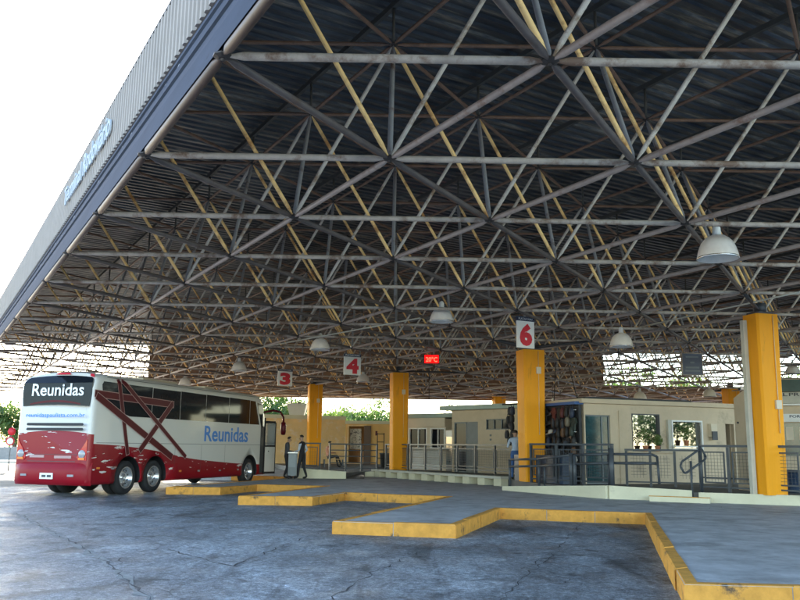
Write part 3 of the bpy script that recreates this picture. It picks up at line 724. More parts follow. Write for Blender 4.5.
# bumper: a bulged band
prof = [(.0,.95),(-.10,.88),(-.14,.72),(-.13,.5),(-.08,.36),(.0,.32)]; ys = [-.01,.03,.12,.35,.7,1.3,1.9,2.25,2.48,2.57,2.61]
vs = [bl(dx*(1-abs(y-1.3)**6/1.3**6*.75)-.004+.13*(abs(y-1.3)/1.3)**9, y, z) for y in ys for dx, z in prof]; K = len(prof); g = MB()
g.add(vs, [(i*K+k, (i+1)*K+k, (i+1)*K+k+1, i*K+k+1) for i in range(len(ys)-1) for k in range(K-1)], True)
bump = g.build('bumper', mat('bumper_red', (.25,.004,.012), .4, var=.05, spec=.25), bus)
g = MB(); X = BW @ Matrix.Translation((-.15,1.3,.58)); g.box((-.01,-.22,-.085),(.03,.22,.085), X); pl_ = g.build('number_plate', M['white'], bus)
g = MB(); X = BW @ Matrix.Translation((-.162,1.3,.58)); g.box((-.002,-.17,-.035),(.002,-.03,.03), X); g.box((-.002,.01,-.035),(.002,.15,.03), X); g.build('plate_characters', M['dark'], bus)
for yc in (.5,2.1):
    g = MB(); X = BW @ Matrix.Translation((-.14,yc,.60)); g.box((-.008,-.10,-.03),(.03,.10,.03), X); g.build('reflector', M['clearlens'], bus)
# side lamps
for x, z in ((.32,.78),(1.0,.76),(4.7,.60),(5.9,.58),(7.4,.56),(8.8,.56)):
    g = MB(); g.add([bl(x,-.012,z), bl(x+.16,-.012,z), bl(x+.16,-.012,z+.055), bl(x,-.012,z+.055)], [(0,1,2,3)]); g.build('side_marker', M['lamporange'] if x < .5 or 4 < x < 5 else M['clearlens'], bus)
# wheels
def wheel(x, y, out_):
    Xr = BW @ Matrix.Translation((x, y, .50)) @ Matrix.Rotation(R(90*out_),4,'X')
    g = MB(); g.lathe([(.285,-.13),(.33,.125),(.40,.14),(.47,.125),(.50,.085),(.505,.0),(.50,-.085),(.47,-.13),(.285,-.13)], n=36, X=Xr)
    t = g.build('wheel', M['tyre'], bus)
    g = MB(); g.lathe([(.001,.03),(.07,.03),(.085,.0),(.10,-.02),(.20,-.03),(.25,.03),(.285,.115),(.30,.13),(.335,.128),(.335,.10)], n=30, X=Xr)
    for k in range(10):
        an = 2*math.pi*k/10; p = Xr @ Vector((.15*math.cos(an), .15*math.sin(an), -.02)); q = Xr @ Vector((.15*math.cos(an), .15*math.sin(an), .02)); g.tube(p, q, .016, n=6)
    r_ = g.build('rim', M['rim'], t)
    g = MB()
    for k in range(10):
        an = 2*math.pi*(k+.5)/10; c = Xr @ Vector((.235*math.cos(an), .235*math.sin(an), .022)); q = Xr @ Vector((.235*math.cos(an), .235*math.sin(an), .03)); g.tube(c, q, .028, n=10)
    g.build('hand_hole', M['black'], t)
for ax in AX: wheel(ax, .17, 1); wheel(ax, BWID-.17, -1)
for ax in AX[:1]:   # inner twin tyres seen below the tail
    for yy in (.48, BWID-.48):
        g = MB(); Xr = BW @ Matrix.Translation((ax, yy, .50)) @ Matrix.Rotation(R(90),4,'X'); g.lathe([(.28,-.12),(.47,-.12),(.50,-.08),(.50,.08),(.47,.12),(.28,.12),(.28,-.12)], n=30, X=Xr); g.build('wheel', M['tyre'], bus)
# underfloor mass
g = MB(); g.box((.5,.5,.30),(11.2,2.1,.40), BW); g.build('underfloor', M['black'], bus)
# open door, swung forward along the side, and mirror
dr = thing('x','x','x'); bpy.data.objects.remove(dr)
g = MB(); g.add([bl(10.7,-.004,.42), bl(11.25,.02,.42), bl(11.22,.02,2.25), bl(10.7,-.004,2.3)], [(0,1,2,3)]); g.build('doorway', M['black'], bus)
c0 = bl(10.85,-.10,0); c1 = bl(11.5,-.30,0); dd = (c1-c0)
g = MB(); dn = Vector((dd.y,-dd.x,0)).normalized()*.045
def dpt(t, z, o): return c0+dd*t+Vector((0,0,z))+dn*o
def dslab(g, t0, t1, z0, z1, o0=-.5, o1=.5):
    vs = [dpt(t,z,o) for z in (z0,z1) for o in (o0,o1) for t in (t0,t1)]; g.add(vs, [(0,2,3,1),(4,5,7,6),(0,1,5,4),(2,6,7,3),(0,4,6,2),(1,3,7,5)])
dslab(g, .06, .94, .46, 1.45); door = g.build('door', mat('coach_door_white', (.6,.58,.54), .3, var=.05, coat=.3), bus)
g = MB(); dslab(g, 0,.07,.38,2.62); dslab(g, .93,1,.38,2.45); dslab(g, .07,.93,.38,.46); dslab(g, .07,.93,1.45,1.52); dslab(g, .07,.93,2.4,2.5); g.build('door_frame', M['black'], door)
g = MB(); dslab(g, .07,.93,1.52,2.4,-.15,.15); g.build('door_glass', mat('clear_coach_glass', (.8,.85,.82), .03, var=0, trans=.95), door)
g = MB(); dslab(g, .3,.4,1.25,1.3,.5,.9); g.build('door_handle', M['chrome'], door)
pts = [bl(11.15,.1,2.85), bl(11.5,-.15,2.95), bl(11.85,-.30,2.9), bl(12.02,-.38,2.7), bl(12.05,-.38,2.45)]
g = MB(); g.path(pts, .045, n=8); mr_ = g.build('mirror_arm', M['maroon'], bus)
g = MB(); X = Matrix.Translation(bl(12.05,-.38,2.22)) @ Matrix.Rotation(BRZ,4,'Z'); g.lathe([(.001,-.28),(.09,-.26),(.12,-.1),(.12,.12),(.09,.25),(.001,.28)], n=12, X=X); g.build('mirror_head', M['maroon'], mr_)
# windscreen (front)
g = MB(); g.add([bl(11.92-(z-1.2)*.30, y, z) for y, z in ((.55,1.3),(2.05,1.3),(2.05,2.9),(.55,2.9))], [(0,1,2,3)]); g.build('windscreen', M['glass'], bus)

# ------------------------------------------------------------------ lamps hung from the canopy
def bottom_z(x, y): return EYE+a_*(H0+TX*x/a_+TY*y/a_)
def make_lamp(P, dia, stem_z):
    t = thing('pendant_lamp', None, None, P)
    s = dia/.7
    g = MB(); c = Vector(P); prof = [(.350,0),(.352,.03),(.338,.10),(.31,.20),(.27,.29),(.21,.36),(.14,.41),(.085,.43)]
    g.lathe([(r*s, z*s) for r, z in prof], c, 28)
    g.lathe([(r*s-.008, z*s-.002) for r, z in prof][::-1], c, 28)
    g.build('lamp_shade', M['lamp'], t)
    g = MB(); g.lathe([(.352*s,-.004),(.36*s,.0),(.36*s,.025),(.352*s,.03)], c, 28); g.build('rim_band', M['chrome'], t)
    g = MB(); g.lathe([(.085*s,.43*s),(.075*s,.45*s),(.07*s,.56*s),(.05*s,.60*s),(.02,.62*s)], c, 14); g.build('housing', M['white'], t)
    g = MB(); g.tube(c+Vector((0,0,.60*s)), (c.x,c.y,stem_z), .014, n=6); g.build('hanger', M['dark'], t)
    g = MB(); g.lathe([(.001,.10*s),(.05*s,.12*s),(.055*s,.19*s),(.03*s,.27*s),(.03*s,.40*s)], c, 12); g.build('bulb', M['white'], t)
    return t
LG = 'bell shaped lamps hanging from the canopy'
def lamp_at(px, py, Y, label, dia=.66):
    P = dep(px, py, Y); sz = max(bottom_z(P.x, P.y), P.z+.62*dia/.7+.05)
    t = make_lamp(P, dia, sz); return tag(t, label, 'lamp', LG)
lamp_at(718,259,14.2,'large bell lamp hanging nearest, high at the right above everything else', .70)
lamp_at(441.5,322,22.6,'bell lamp hanging above the red display, left of the number 6 sign')
lamp_at(621.5,347,23.6,'bell lamp hanging between the number 6 sign and the column with the drainpipe')
lamp_at(320,350,28,'bell lamp hanging above and between the number 3 and number 4 signs')
lamp_at(363,382,41,'small bell lamp just below and right of the number 4 sign', .64)
lamp_at(239,371,36,'bell lamp hanging left of the number 3 sign, above the coach roof')
lamp_at(185,385,44,'small bell lamp just above the middle of the coach roof')
lamp_at(553,409,44,'small bell lamp hanging low just right of the column under the number 6 sign', .66)
lamp_at(640,400,41,'small bell lamp above the roof over the glass display, left of the framed window')
lamp_at(709.5,397,41,'small bell lamp over the beige shop roof, below the navy notice board')
lamp_at(793,374,34,'small bell lamp at the right photo edge beside the large column', .6)
lamp_at(301,376,50,'tiny bell lamp right beside the number 3 sign', .32)

# ------------------------------------------------------------------ signs
def bay_sign(px0, px1, py0, py1, Y, num, label, nb_=150):
    c = dep((px0+px1)/2, (py0+py1)/2, Y); P0 = dep((px0+px1)/2, py0, Y); P1 = dep((px0+px1)/2, py1, Y); h = P0.z-P1.z
    wdt = abs(dep(px1, py0, Y).x-dep(px0, py0, Y).x)/abs(math.cos(R(180-nb_)+math.atan2(c.x, c.y)))
    t = thing('bay_sign', label, 'sign', (c.x, c.y, P1.z), 0, 'numbered bay signs hanging from the canopy')
    u = Vector((math.sin(R(nb_-90)), math.cos(R(nb_-90)), 0)); n_ = Vector((math.sin(R(nb_)), math.cos(R(nb_)), 0)); base = Vector((c.x, c.y, P1.z))
    u = -u if u.dot(Vector((1,0,0))) < 0 else u
    X = Matrix(((u.x,-n_.x,0,base.x),(u.y,-n_.y,0,base.y),(0,0,1,base.z),(0,0,0,1)))
    hh = h*.86
    g = MB(); g.box((-wdt/2,-.03,0),(wdt/2,.03,hh), X); g.build('panel', M['white'], t)
    g = MB(); g.box((-wdt/2-.01,-.035,hh+.003),(wdt/2+.01,.035,h), X); g.build('header', M['navy'], t)
    g = MB(); put_text(g, 'PLATAFORMA', 1, X @ Vector((0,-.037,hh+.03)), u, (0,0,1), depth=.003, bold=.01, width=wdt*.86, height=(h-hh)*.5, align='CENTER'); g.build('header_text', M['white'], t)
    g = MB(); put_text(g, num, 1, X @ Vector((0,-.032,hh*.07)), u, (0,0,1), depth=.004, bold=.06, width=wdt*.74, height=hh*.84, align='CENTER'); g.build('number', M['red'], t)
    g = MB(); zt = bottom_z(c.x, c.y)
    for s_ in (-1,1): g.tube(X @ Vector((s_*wdt*.4,0,h)), Vector((*(X @ Vector((s_*wdt*.4,0,h)))[:2], max(zt, P0.z+.1))), .012, n=5)
    g.build('hanger', M['dark'], t)
bay_sign(517,533.5,317,348,23.4,'6','white hanging sign with a big red number 6 above a column')
bay_sign(344,360.5,354,375,33,'4','white hanging sign with a red number 4')
bay_sign(278,292,369,386,38,'3','white hanging sign with a red number 3, leftmost of the bay signs')
# red led display
c = dep(431.5, 363.5, 33); t = thing('led_display', 'small glowing red electronic display hanging from the canopy', 'display', c)
g = MB(); g.box((-.31,-.05,-.02),(.31,.05,.36), Matrix.Translation(c)); g.build('case', M['black'], t)
g = MB(); g.box((-.28,-.055,.01),(.28,-.048,.33), Matrix.Translation(c)); g.build('screen', M['leddk'], t)
g = MB(); put_text(g, '20°C', 1, c+Vector((0,-.058,.06)), (1,0,0), (0,0,1), depth=.002, bold=.02, width=.46, height=.2, align='CENTER'); g.build('digits', M['led'], t)
g = MB(); g.tube(c+Vector((-.2,0,.36)), (c.x-.2,c.y,bottom_z(c.x,c.y)), .012, n=5); g.tube(c+Vector((.2,0,.36)), (c.x+.2,c.y,bottom_z(c.x,c.y)), .012, n=5); g.build('hanger', M['dark'], t)
# navy notice board
c = dep(692.5, 375, 30); t = thing('notice_board', 'dark navy notice board with a thin grey frame hanging from the canopy', 'sign', c)
def tilt(c): return Matrix.Translation(c) @ Matrix.Rotation(R(6),4,'Z')
X = tilt(c); g = MB(); g.box((-.38,-.03,0),(.38,.03,.78), X); g.build('panel', M['navy'], t)
g = MB()
for a, b in (((-.40,-.04,-.02),(-.37,.04,.80)),((.37,-.04,-.02),(.40,.04,.80)),((-.37,-.04,-.02),(.37,.04,.01)),((-.37,-.04,.77),(.37,.04,.80))): g.box(a, b, X)
g.build('frame', M['chordA'], t)
g = MB()
for z, w2 in ((.62,.24),(.42,.08),(.24,.26),(.12,.28)): g.box((-w2,-.036,z),(w2,-.031,z+.06), X)
g.build('text_bars', M['grey'], t)
g = MB(); g.tube(X @ Vector((-.3,0,.78)), X @ Vector((-.3,0,max(.9,bottom_z(c.x,c.y)-c.z))), .012, n=5); g.tube(X @ Vector((.3,0,.78)), X @ Vector((.3,0,max(.9,bottom_z(c.x,c.y)-c.z))), .012, n=5); g.build('hanger', M['dark'], t)
# no-entry style road sign at the far left
P = gnd(8, 471, 0); t = thing('road_sign', 'round red and white road sign on a thin post beside the hedge', 'road sign', P)
g = MB(); g.tube(P, P+Vector((0,0,2.35)), .03); g.build('post', M['grey'], t)
k = P.y/F
g = MB(); X = Matrix.Translation(P+Vector((0,-.06,1.58))) @ Matrix.Rotation(R(90),4,'X'); g.lathe([(.001,.0),(.24,.0),(.24,.02),(.001,.02)], n=28, X=X); g.build('sign_ring', M['red'], t)
g = MB(); g.lathe([(.001,.022),(.17,.022)], n=28, X=X); g.build('sign_face', M['white'], t)
g = MB(); X = Matrix.Translation(P+Vector((.04,-.06,2.10))) @ Matrix.Rotation(R(90),4,'X'); g.lathe([(.001,0),(.22,0),(.22,.02),(.001,.02)], n=8, X=X); g.build('upper_sign', M['red'], t)
# ------------------------------------------------------------------ buildings on the platform
B0 = .446
def block(pl, a0, a1, z0, z1, depth, m, name, parent, holes=(), th=.15, far=True, roof=None):
    """front wall with real openings, back and side walls"""
    g = MB(); wall_with_holes(pl, g, a0, a1, z0, z1, list(holes), th)
    pl.slab(g, a0, a0+th, z0, z1, -depth, -th-.002); pl.slab(g, a1-th, a1, z0, z1, -depth, -th-.002)
    if far: pl.slab(g, a0+th+.002, a1-th-.002, z0, z1, -depth, -depth+th)
    return g.build(name, m, parent)
def frame_ring(pl, g, a0, a1, z0, z1, w, o0, o1):
    pl.slab(g, a0, a1, z0, z0+w, o0, o1); pl.slab(g, a0, a1, z1-w, z1, o0, o1)
    pl.slab(g, a0, a0+w, z0+w+.001, z1-w-.001, o0, o1); pl.slab(g, a1-w, a1, z0+w+.001, z1-w-.001, o0, o1)
def rect(pl, x0, y0, x1, y1):
    A, B = pl.at(x0, (y0+y1)/2)[0], pl.at(x1, (y0+y1)/2)[0]; xm = (x0+x1)/2
    return (min(A,B), max(A,B), pl.at(xm, y1)[1], pl.at(xm, y0)[1])
def PG(px, Y): p = dep(px, 450, Y); return (p.x, p.y)

# shop with the glass display: long beige front
p, q = PG(585, 26), PG(738, 28.2); pl = Plane(p, q); TOP = pl.at(610, 404)[1]
t = thing('beige_shop', 'beige flat roofed shop with a plant window and a white framed window', 'building', (p[0]+2, p[1], B0))
hg = rect(pl, 586, 415, 611, 484); hg = (hg[0], hg[1], B0, hg[3]); h1 = rect(pl, 632, 414, 660, 450); h2 = rect(pl, 672, 422, 700.5, 449); h3 = rect(pl, 726.5, 424, 735, 470)
h3 = (h3[0], h3[1], B0, h3[3])
block(pl, 0, pl.len, B0, TOP, 3.2, M['beige'], 'wall', t, [hg, h1, h2, h3])
g = MB(); pl.slab(g, -.15, pl.len+.1, TOP+.002, TOP+.14, -3.3, .12); g.build('roof', M['beige'], t)
g = MB(); pl.slab(g, .02, pl.at(690,404)[0], TOP+.142, TOP+.2, -.4, .05); g.build('roof_edge', M['black'], t)
dw = MB(); pl.slab(dw, hg[0]+.03, hg[1]-.03, B0+.02, hg[3]-.03, -.11, -.08); d_ = dw.build('display_window', M['tealglass'], t)
g = MB(); frame_ring(pl, g, hg[0], hg[1], B0, hg[3], .04, -.13, -.05); xm = pl.at(603.5,450)[0]; pl.slab(g, xm-.02, xm+.02, B0+.05, hg[3]-.05, -.075, -.05); g.build('frame', M['grey'], d_)
for h, nm_, fm in ((h1,'window',M['dark']),(h2,'window',M['white'])):
    g = MB(); pl.slab(g, h[0]+.02, h[1]-.02, h[2]+.02, h[3]-.02, -.10, -.08)
    gl = mat('reflective_window', (.01,.02,.018), .02, var=.1, spec=1.0); gl.node_tree.nodes['Principled BSDF'].inputs['IOR'].default_value = 2.3
    gl = g.build(nm_, gl, t); g = MB()
    frame_ring(pl, g, h[0]-(.05 if fm is M['white'] else 0), h[1]+(.05 if fm is M['white'] else 0), h[2]-.04, h[3]+(.05 if fm is M['white'] else 0), .05 if fm is M['white'] else .03, -.13, .07 if fm is M['white'] else .01); g.build('frame', fm, gl)
g = MB(); pl.slab(g, pl.at(631,450)[0]-.1, pl.at(664,450)[0]+.5, h1[2]-.09, h1[2]-.045, .003, .09); g.build('sill', M['beige'], t)
# shutter of the framed window
a = pl.at(671,435)[0]; g = MB(); pl.slab(g, a-.18, a-.06, h2[2]-.03, h2[3]+.05, .0, .10); g.build('shutter', M['concrete'], t)
a = pl.at(610,440)[0]; xj = pl.at(619,440)[0]; g = MB(); pl.slab(g, xj, xj+.03, B0, TOP-.2, .002, .03); g.build('pilaster', M['beige'], t)
g = MB(); xj = pl.at(708,432)[0]; hz = rect(pl, 708, 424, 714, 440); pl.slab(g, hz[0], hz[1], hz[2]+.1, hz[3], .002, .16); pt_ = g.build('meter_box', M['cream'], t)
g = MB(); pl.slab(g, hz[0]+.01, hz[1]-.03, hz[2]+.0, hz[2]+.28, .162, .2); g.build('meter', M['dark'], pt_)
# inner darkness/furniture seen through the open door is a real room; goods wall of the shop
_o = pl.u*-.2; p2 = (p[0]-pl.n.x*2.9+_o.x, p[1]-pl.n.y*2.9+_o.y); pm = Plane(p2, (p[0]+_o.x, p[1]+_o.y))
t2 = thing('goods_stall', 'dark shop side covered in hanging goods right of the column with the number 6 sign', 'stall', (p2[0]+.5, p2[1]-.5, B0))
g = MB(); pm.slab(g, -.3, pm.len-.02, B0, TOP-.05, -.12, -.02); g.build('backboard', M['black'], t2)
g = MB(); pm.slab(g, -.3, pm.len-.02, TOP-.04, TOP+.05, -.2, .12); g.build('blue_fascia', M['blue'], t2)
g = MB(); pm.slab(g, -.2, pm.len-.1, B0, B0+.85, .05, .55); g.build('counter', mat('dark_blue_counter', (.03,.05,.09), .4), t2)
for k in range(5):
    z = 1.35+k*.34; g = MB(); g.tube(pm.pt(-.25,z,.06), pm.pt(pm.len-.05,z,.06), .012, n=5); g.build('hanging_rail', M['chrome'], t2)
GOODC = [(.012,.012,.015),(.02,.02,.026),(.012,.02,.045),(.09,.015,.015),(.40,.37,.33),(.10,.05,.025),(.013,.012,.012),(.05,.05,.055),(.02,.03,.022),(.16,.13,.09)]
rn = random.Random(11)
def good(kind, P, col, label, pln, grp):
    m = mat('goods_%d' % GOODC.index(col), col, .6, var=.2); u = pln.u; n_ = pln.n
    X = Matrix(((u.x,n_.x,0,P.x),(u.y,n_.y,0,P.y),(0,0,1,P.z),(0,0,0,1)))
    g = MB()
    if kind == 'cap':
        g.lathe([(.11,0),(.108,.04),(.09,.09),(.05,.12),(.001,.13)], n=12, X=X); vs = [X @ Vector(v) for v in ((-.09,.07,.005),(.09,.07,.005),(.07,.19,-.03),(0,.22,-.035),(-.07,.19,-.03),(-.09,.07,-.008),(.09,.07,-.008),(.07,.19,-.043),(0,.22,-.048),(-.07,.19,-.043))]
        g.add(vs, [(0,1,2,3,4),(9,8,7,6,5),(1,6,7,2),(2,7,8,3),(3,8,9,4),(4,9,5,0)])
        o = g.build('cap', m); 
    elif kind == 'bag':
        w, h, d = .15, .30, .07
        rings = [(-h/2,.7),(-h/2+.05,1),(0,1.06),(h/2-.07,.92),(h/2,.55)]; vs = []
        for z, k in rings: vs += [X @ Vector((sx*w*k*.5*(1.0), sy*d*k+.08, z)) for sx, sy in ((-1,-.6),(-.7,-1),(.7,-1),(1,-.6),(1,.6),(.7,1),(-.7,1),(-1,.6))]
        g.add(vs, [(j*8+k, j*8+(k+1) % 8, (j+1)*8+(k+1) % 8, (j+1)*8+k) for j in range(4) for k in range(8)], True); g.add(vs[:8], [tuple(range(8))[::-1]]); g.add(vs[-8:], [tuple(range(8))])
        o = g.build('hanging_bag', m)
        g = MB(); g.path([X @ Vector((-.07,.08,h/2-.03)), X @ Vector((-.03,.07,h/2+.1)), X @ Vector((.03,.07,h/2+.1)), X @ Vector((.07,.08,h/2-.03))], .009, n=5); g.build('strap', m, o)
    else:
        pts = [(-.10,-.30),(.10,-.30),(.11,.05),(.20,-.06),(.25,.02),(.12,.20),(.04,.22),(-.04,.22),(-.12,.20),(-.25,.02),(-.20,-.06),(-.11,.05)]
        vs = [X @ Vector((x*.8,.05+.015*math.sin(x*40),z*.8)) for x, z in pts]+[X @ Vector((x*.8,.09+.02*math.sin(x*30),z*.8)) for x, z in pts]; n2 = len(pts)
        g.add(vs, [tuple(range(n2)), tuple(range(n2,2*n2))[::-1]]+[(i,(i+1) % n2,n2+(i+1) % n2,n2+i) for i in range(n2)]); o = g.build('hanging_shirt', m)
    return tag(o, label, {'cap':'cap','bag':'bag','shirt':'shirt'}[kind], grp)
cn = ['black','charcoal','navy','dark red','cream','brown','black','grey','dark green','tan']
for k in range(6):
    for c_ in range(12):
        aa = -.3+c_*(pm.len+.2)/11.4+rn.uniform(-.06,.06); z = 1.12+k*.30+rn.uniform(-.03,.03)
        kind = rn.choice(['cap','bag','bag','shirt']); ci = rn.choice([0,1,2,6,0,1,7,8,3,4,5,9]) if rn.random() < .5 else rn.choice([0,1,6,6])
        good(kind, pm.pt(aa, z, .02), GOODC[ci], '%s %s hanging on the dark shop side right of the tall column' % (cn[ci], {'cap':'cap','bag':'bag','shirt':'shirt'}[kind]), pm, '%s %ss hanging on the dark shop side' % (cn[ci], kind))
# dark bags hanging left of the column, over the standing customer
pb = Plane(PG(505,30.6), PG(521,30.0))
t3 = thing('hanging_rack', 'black overhead rack of hanging bags left of the column under the number 6 sign', 'rack', (*PG(513,30.4), B0))
g = MB(); ztop = pb.at(513,404)[1]; g.tube(pb.pt(-.1,ztop,0), pb.pt(pb.len+.4,ztop,0), .03); g.tube(pb.pt(pb.len+.3,B0,0), pb.pt(pb.len+.3,ztop,0), .03); g.build('frame', M['black'], t3)
for k in range(9):
    aa = rn.uniform(.0, pb.len+.1)*(.55+.45*(k % 3)/2); z = ztop-.25-.28*(k//2)+rn.uniform(-.05,.05); ci = rn.choice([0,1,6,6,2])
    if z < 1.7: aa = max(aa, .3)
    good('bag', pb.pt(aa, z, .0), GOODC[ci], '%s bag hanging from the rack above the man in jeans' % cn[ci], pb, '%s bags on the overhead rack' % cn[ci])

# cream kiosk with glass door
p, q = PG(452, 37.6), PG(523, 34.5); pl = Plane(p, q); TOP = pl.at(480, 409.5)[1]
t = thing('cream_kiosk', 'cream flat roofed kiosk with a glass door and a high strip window behind the fence', 'building', (*PG(487,36), B0))
hd = rect(pl, 454, 422, 478, 470); hd = (hd[0], hd[1], B0, hd[3]); hw = rect(pl, 486, 419, 509, 429.5)
block(pl, 0, pl.len, B0, TOP, 5, M['beige'], 'wall', t, [hd, hw])
g = MB(); pl.slab(g, -.5, pl.len+.3, TOP+.002, TOP+.2, -5.2, .3); g.build('roof', M['teal'], t)
xm = pl.at(466,440)[0]; g = MB(); pl.slab(g, hd[0]+.05, xm, B0+.05, hd[3]-.05, -.10, -.07); gd = g.build('glass_door', M['glass'], t)
g = MB(); frame_ring(pl, g, hd[0], xm+.03, B0, hd[3], .05, -.12, -.02); pl.slab(g, hd[0]+.06, xm-.03, 1.35, 1.40, -.065, -.03); g.build('frame', M['grey'], gd)
g = MB(); pl.slab(g, xm+.04, hd[1]-.01, B0, hd[3], -.06, -.03); g.build('door_panel', mat('grey_door_panel', (.16,.17,.17), .5), t)
g = MB(); pl.slab(g, hw[0]+.02, hw[1]-.02, hw[2]+.02, hw[3]-.02, -.10, -.07); ww_ = g.build('strip_window', M['glass'], t)
g = MB(); frame_ring(pl, g, hw[0], hw[1], hw[2], hw[3], .03, -.12, -.02); xw = hw[0]+(hw[1]-hw[0])/3
for kk in (1,2): pl.slab(g, hw[0]+(hw[1]-hw[0])*kk/3-.015, hw[0]+(hw[1]-hw[0])*kk/3+.015, hw[2]+.035, hw[3]-.035, -.06, -.02)
g.build('frame', M['grey'], ww_)
g = MB(); xo = pl.at(490,434)[0]
for zz in (0,-.18): pl.slab(g, xo, xo+.08, 2.0+zz, 2.08+zz, .002, .03)
g.build('switch_box', M['grey'], t)

# ticket booth
p, q = PG(405, 40.5), PG(446, 39.0); pl = Plane(p, q); TOP = pl.at(425, 419)[1]
t = thing('ticket_booth', 'small white ticket booth with two windows and panelled counter right of the column', 'booth', (*PG(426,40), B0))
ha = rect(pl, 409, 428, 427, 448.5); hb = rect(pl, 430.5, 428, 445, 448.5)
block(pl, 0, pl.len, B0, TOP, 3.5, M['cream'], 'wall', t, [ha, hb])
g = MB(); pl.slab(g, -.2, pl.len, pl.at(425,427)[1], TOP+.05, .003, .10); g.build('fascia_board', M['cream'], t)
g = MB(); pl.slab(g, -.4, pl.len+.5, TOP+.052, TOP+.25, -3.6, .25); g.build('roof', M['teal'], t)
for h in (ha, hb):
    g = MB(); pl.slab(g, h[0]+.03, h[1]-.03, h[2]+.03, h[3]-.03, -.10, -.07); w_ = g.build('window', M['glass'], t)
    g = MB(); frame_ring(pl, g, h[0], h[1], h[2], h[3], .05, -.12, .02); pl.slab(g, (h[0]+h[1])/2-.02, (h[0]+h[1])/2+.02, h[2]+.06, h[3]-.06, -.06, .0); g.build('frame', M['white'], w_)
zc = ha[2]-.05
for x0, x1 in ((pl.at(411,460)[0], pl.at(424.5,460)[0]), (pl.at(427,460)[0], pl.at(440,460)[0])):
    for z0, z1 in ((B0+.03, B0+(zc-B0)*.6), (B0+(zc-B0)*.63, zc)):
        g = MB(); pl.slab(g, x0, x1, z0, z1, .003, .04); g.build('counter_panel', M['white'], t)
g = MB(); pl.slab(g, -.1, pl.len+.05, zc+.003, zc+.05, .003, .35); g.build('counter', M['concrete'], t)
# posters and stock between booth and kiosk
pz = Plane(PG(446,38.8), PG(453,38.2)); t = thing('drinks_fridge', 'dark drinks fridge in the gap between the white booth and the cream kiosk', 'fridge', (*PG(449.5,38.6), B0))
g = MB(); pz.slab(g, .02, pz.len-.02, B0, 2.3, -.7, 0); g.build('cabinet', M['dark'], t); g = MB(); pz.slab(g, .06, pz.len-.06, B0+.3, 2.1, .003, .02); g.build('glass_door', M['tealglass'], t)
g = MB(); pz.slab(g, .02, pz.len-.02, 2.0, 2.28, .003, .03); g.build('header_panel', M['white'], t)

# ochre building at the back left
p, q = PG(236, 50), PG(345, 52.5); pl = Plane(p, q); TOP = pl.at(330, 419.5)[1]; q2 = PG(392, 52.0)
t = thing('ochre_building', 'warm ochre building with a flat cream parapet and a dark doorway behind the seated man', 'building', (*PG(330,52), B0))
block(pl, 0, pl.len-.01, .1, TOP, 5, M['ochre'], 'wall', t)
pr = Plane(q, q2); hd = rect(pr, 347.5, 426, 366, 469); hd = (hd[0], hd[1], B0, hd[3])
block(pr, .0, pr.len, B0, TOP-.25, 5, mat('ochre_smooth_wall', (.70,.42,.15), .8, var=.12, scale=.8), 'wall', t, [hd])
g = MB(); pl.slab(g, -.2, pl.len-.02, TOP+.002, TOP+.22, -5.1, .12); pr.slab(g, 0, pr.len+.2, TOP-.248, TOP-.05, -5.1, .12); g.build('parapet', M['whitewash'], t)
g = MB(); pr.slab(g, hd[0], hd[0]+(hd[1]-hd[0])*.62, B0+.9, hd[3]-.15, -.7, -.6)
scr = mat('patterned_block_screen', (.75,.72,.66), .8, var=.2, scale=4, dirt=(.04,.04,.04), dscale=7, dth=.5)
g.build('block_screen', scr, t)
g = MB(); frame_ring(pr, g, hd[0]-.02, hd[1]+.02, B0, hd[3]+.08, .09, -.10, .05); g.build('door_frame', M['ochre'], t)
g = MB(); pr.slab(g, pr.at(364,450)[0], pr.at(371,450)[0], B0, hd[3]+.02, .06, .12); g.build('open_door', mat('brown_door', (.10,.05,.025), .5), t)
hx = rect(pr, 375.5, 431, 377.5, 435.5); g = MB(); pr.slab(g, *hx, .003, .04); g.build('notice', M['maroon'], t)
# white water tank on the roof
P = dep(297, 421, 53.5); tt = thing('water_tank', 'white flared water tank on top of the ochre building', 'tank', (P.x,P.y,TOP+.23))
g = MB(); vs = []
for z, k in ((TOP+.225,.7),(TOP+.25,.72),(TOP+.95,1.0),(TOP+1.02,1.02),(TOP+1.02,.8)):
    vs += [(P.x+sx*.62*k, P.y+sy*.5*k, z) for sx, sy in ((-1,-1),(1,-1),(1,1),(-1,1))]
g.add(vs, [(j*4+k, j*4+(k+1) % 4, (j+1)*4+(k+1) % 4, (j+1)*4+k) for j in range(4) for k in range(4)]+[(16,17,18,19)]); g.build('shell', M['white'], tt)
g = MB(); g.tube((P.x-.4,P.y,TOP+1.02),(P.x-.4,P.y,TOP+1.2),.05); g.tube((P.x+.1,P.y,TOP+1.02),(P.x+.1,P.y,TOP+1.12),.12); g.build('fitting', M['grey'], tt)

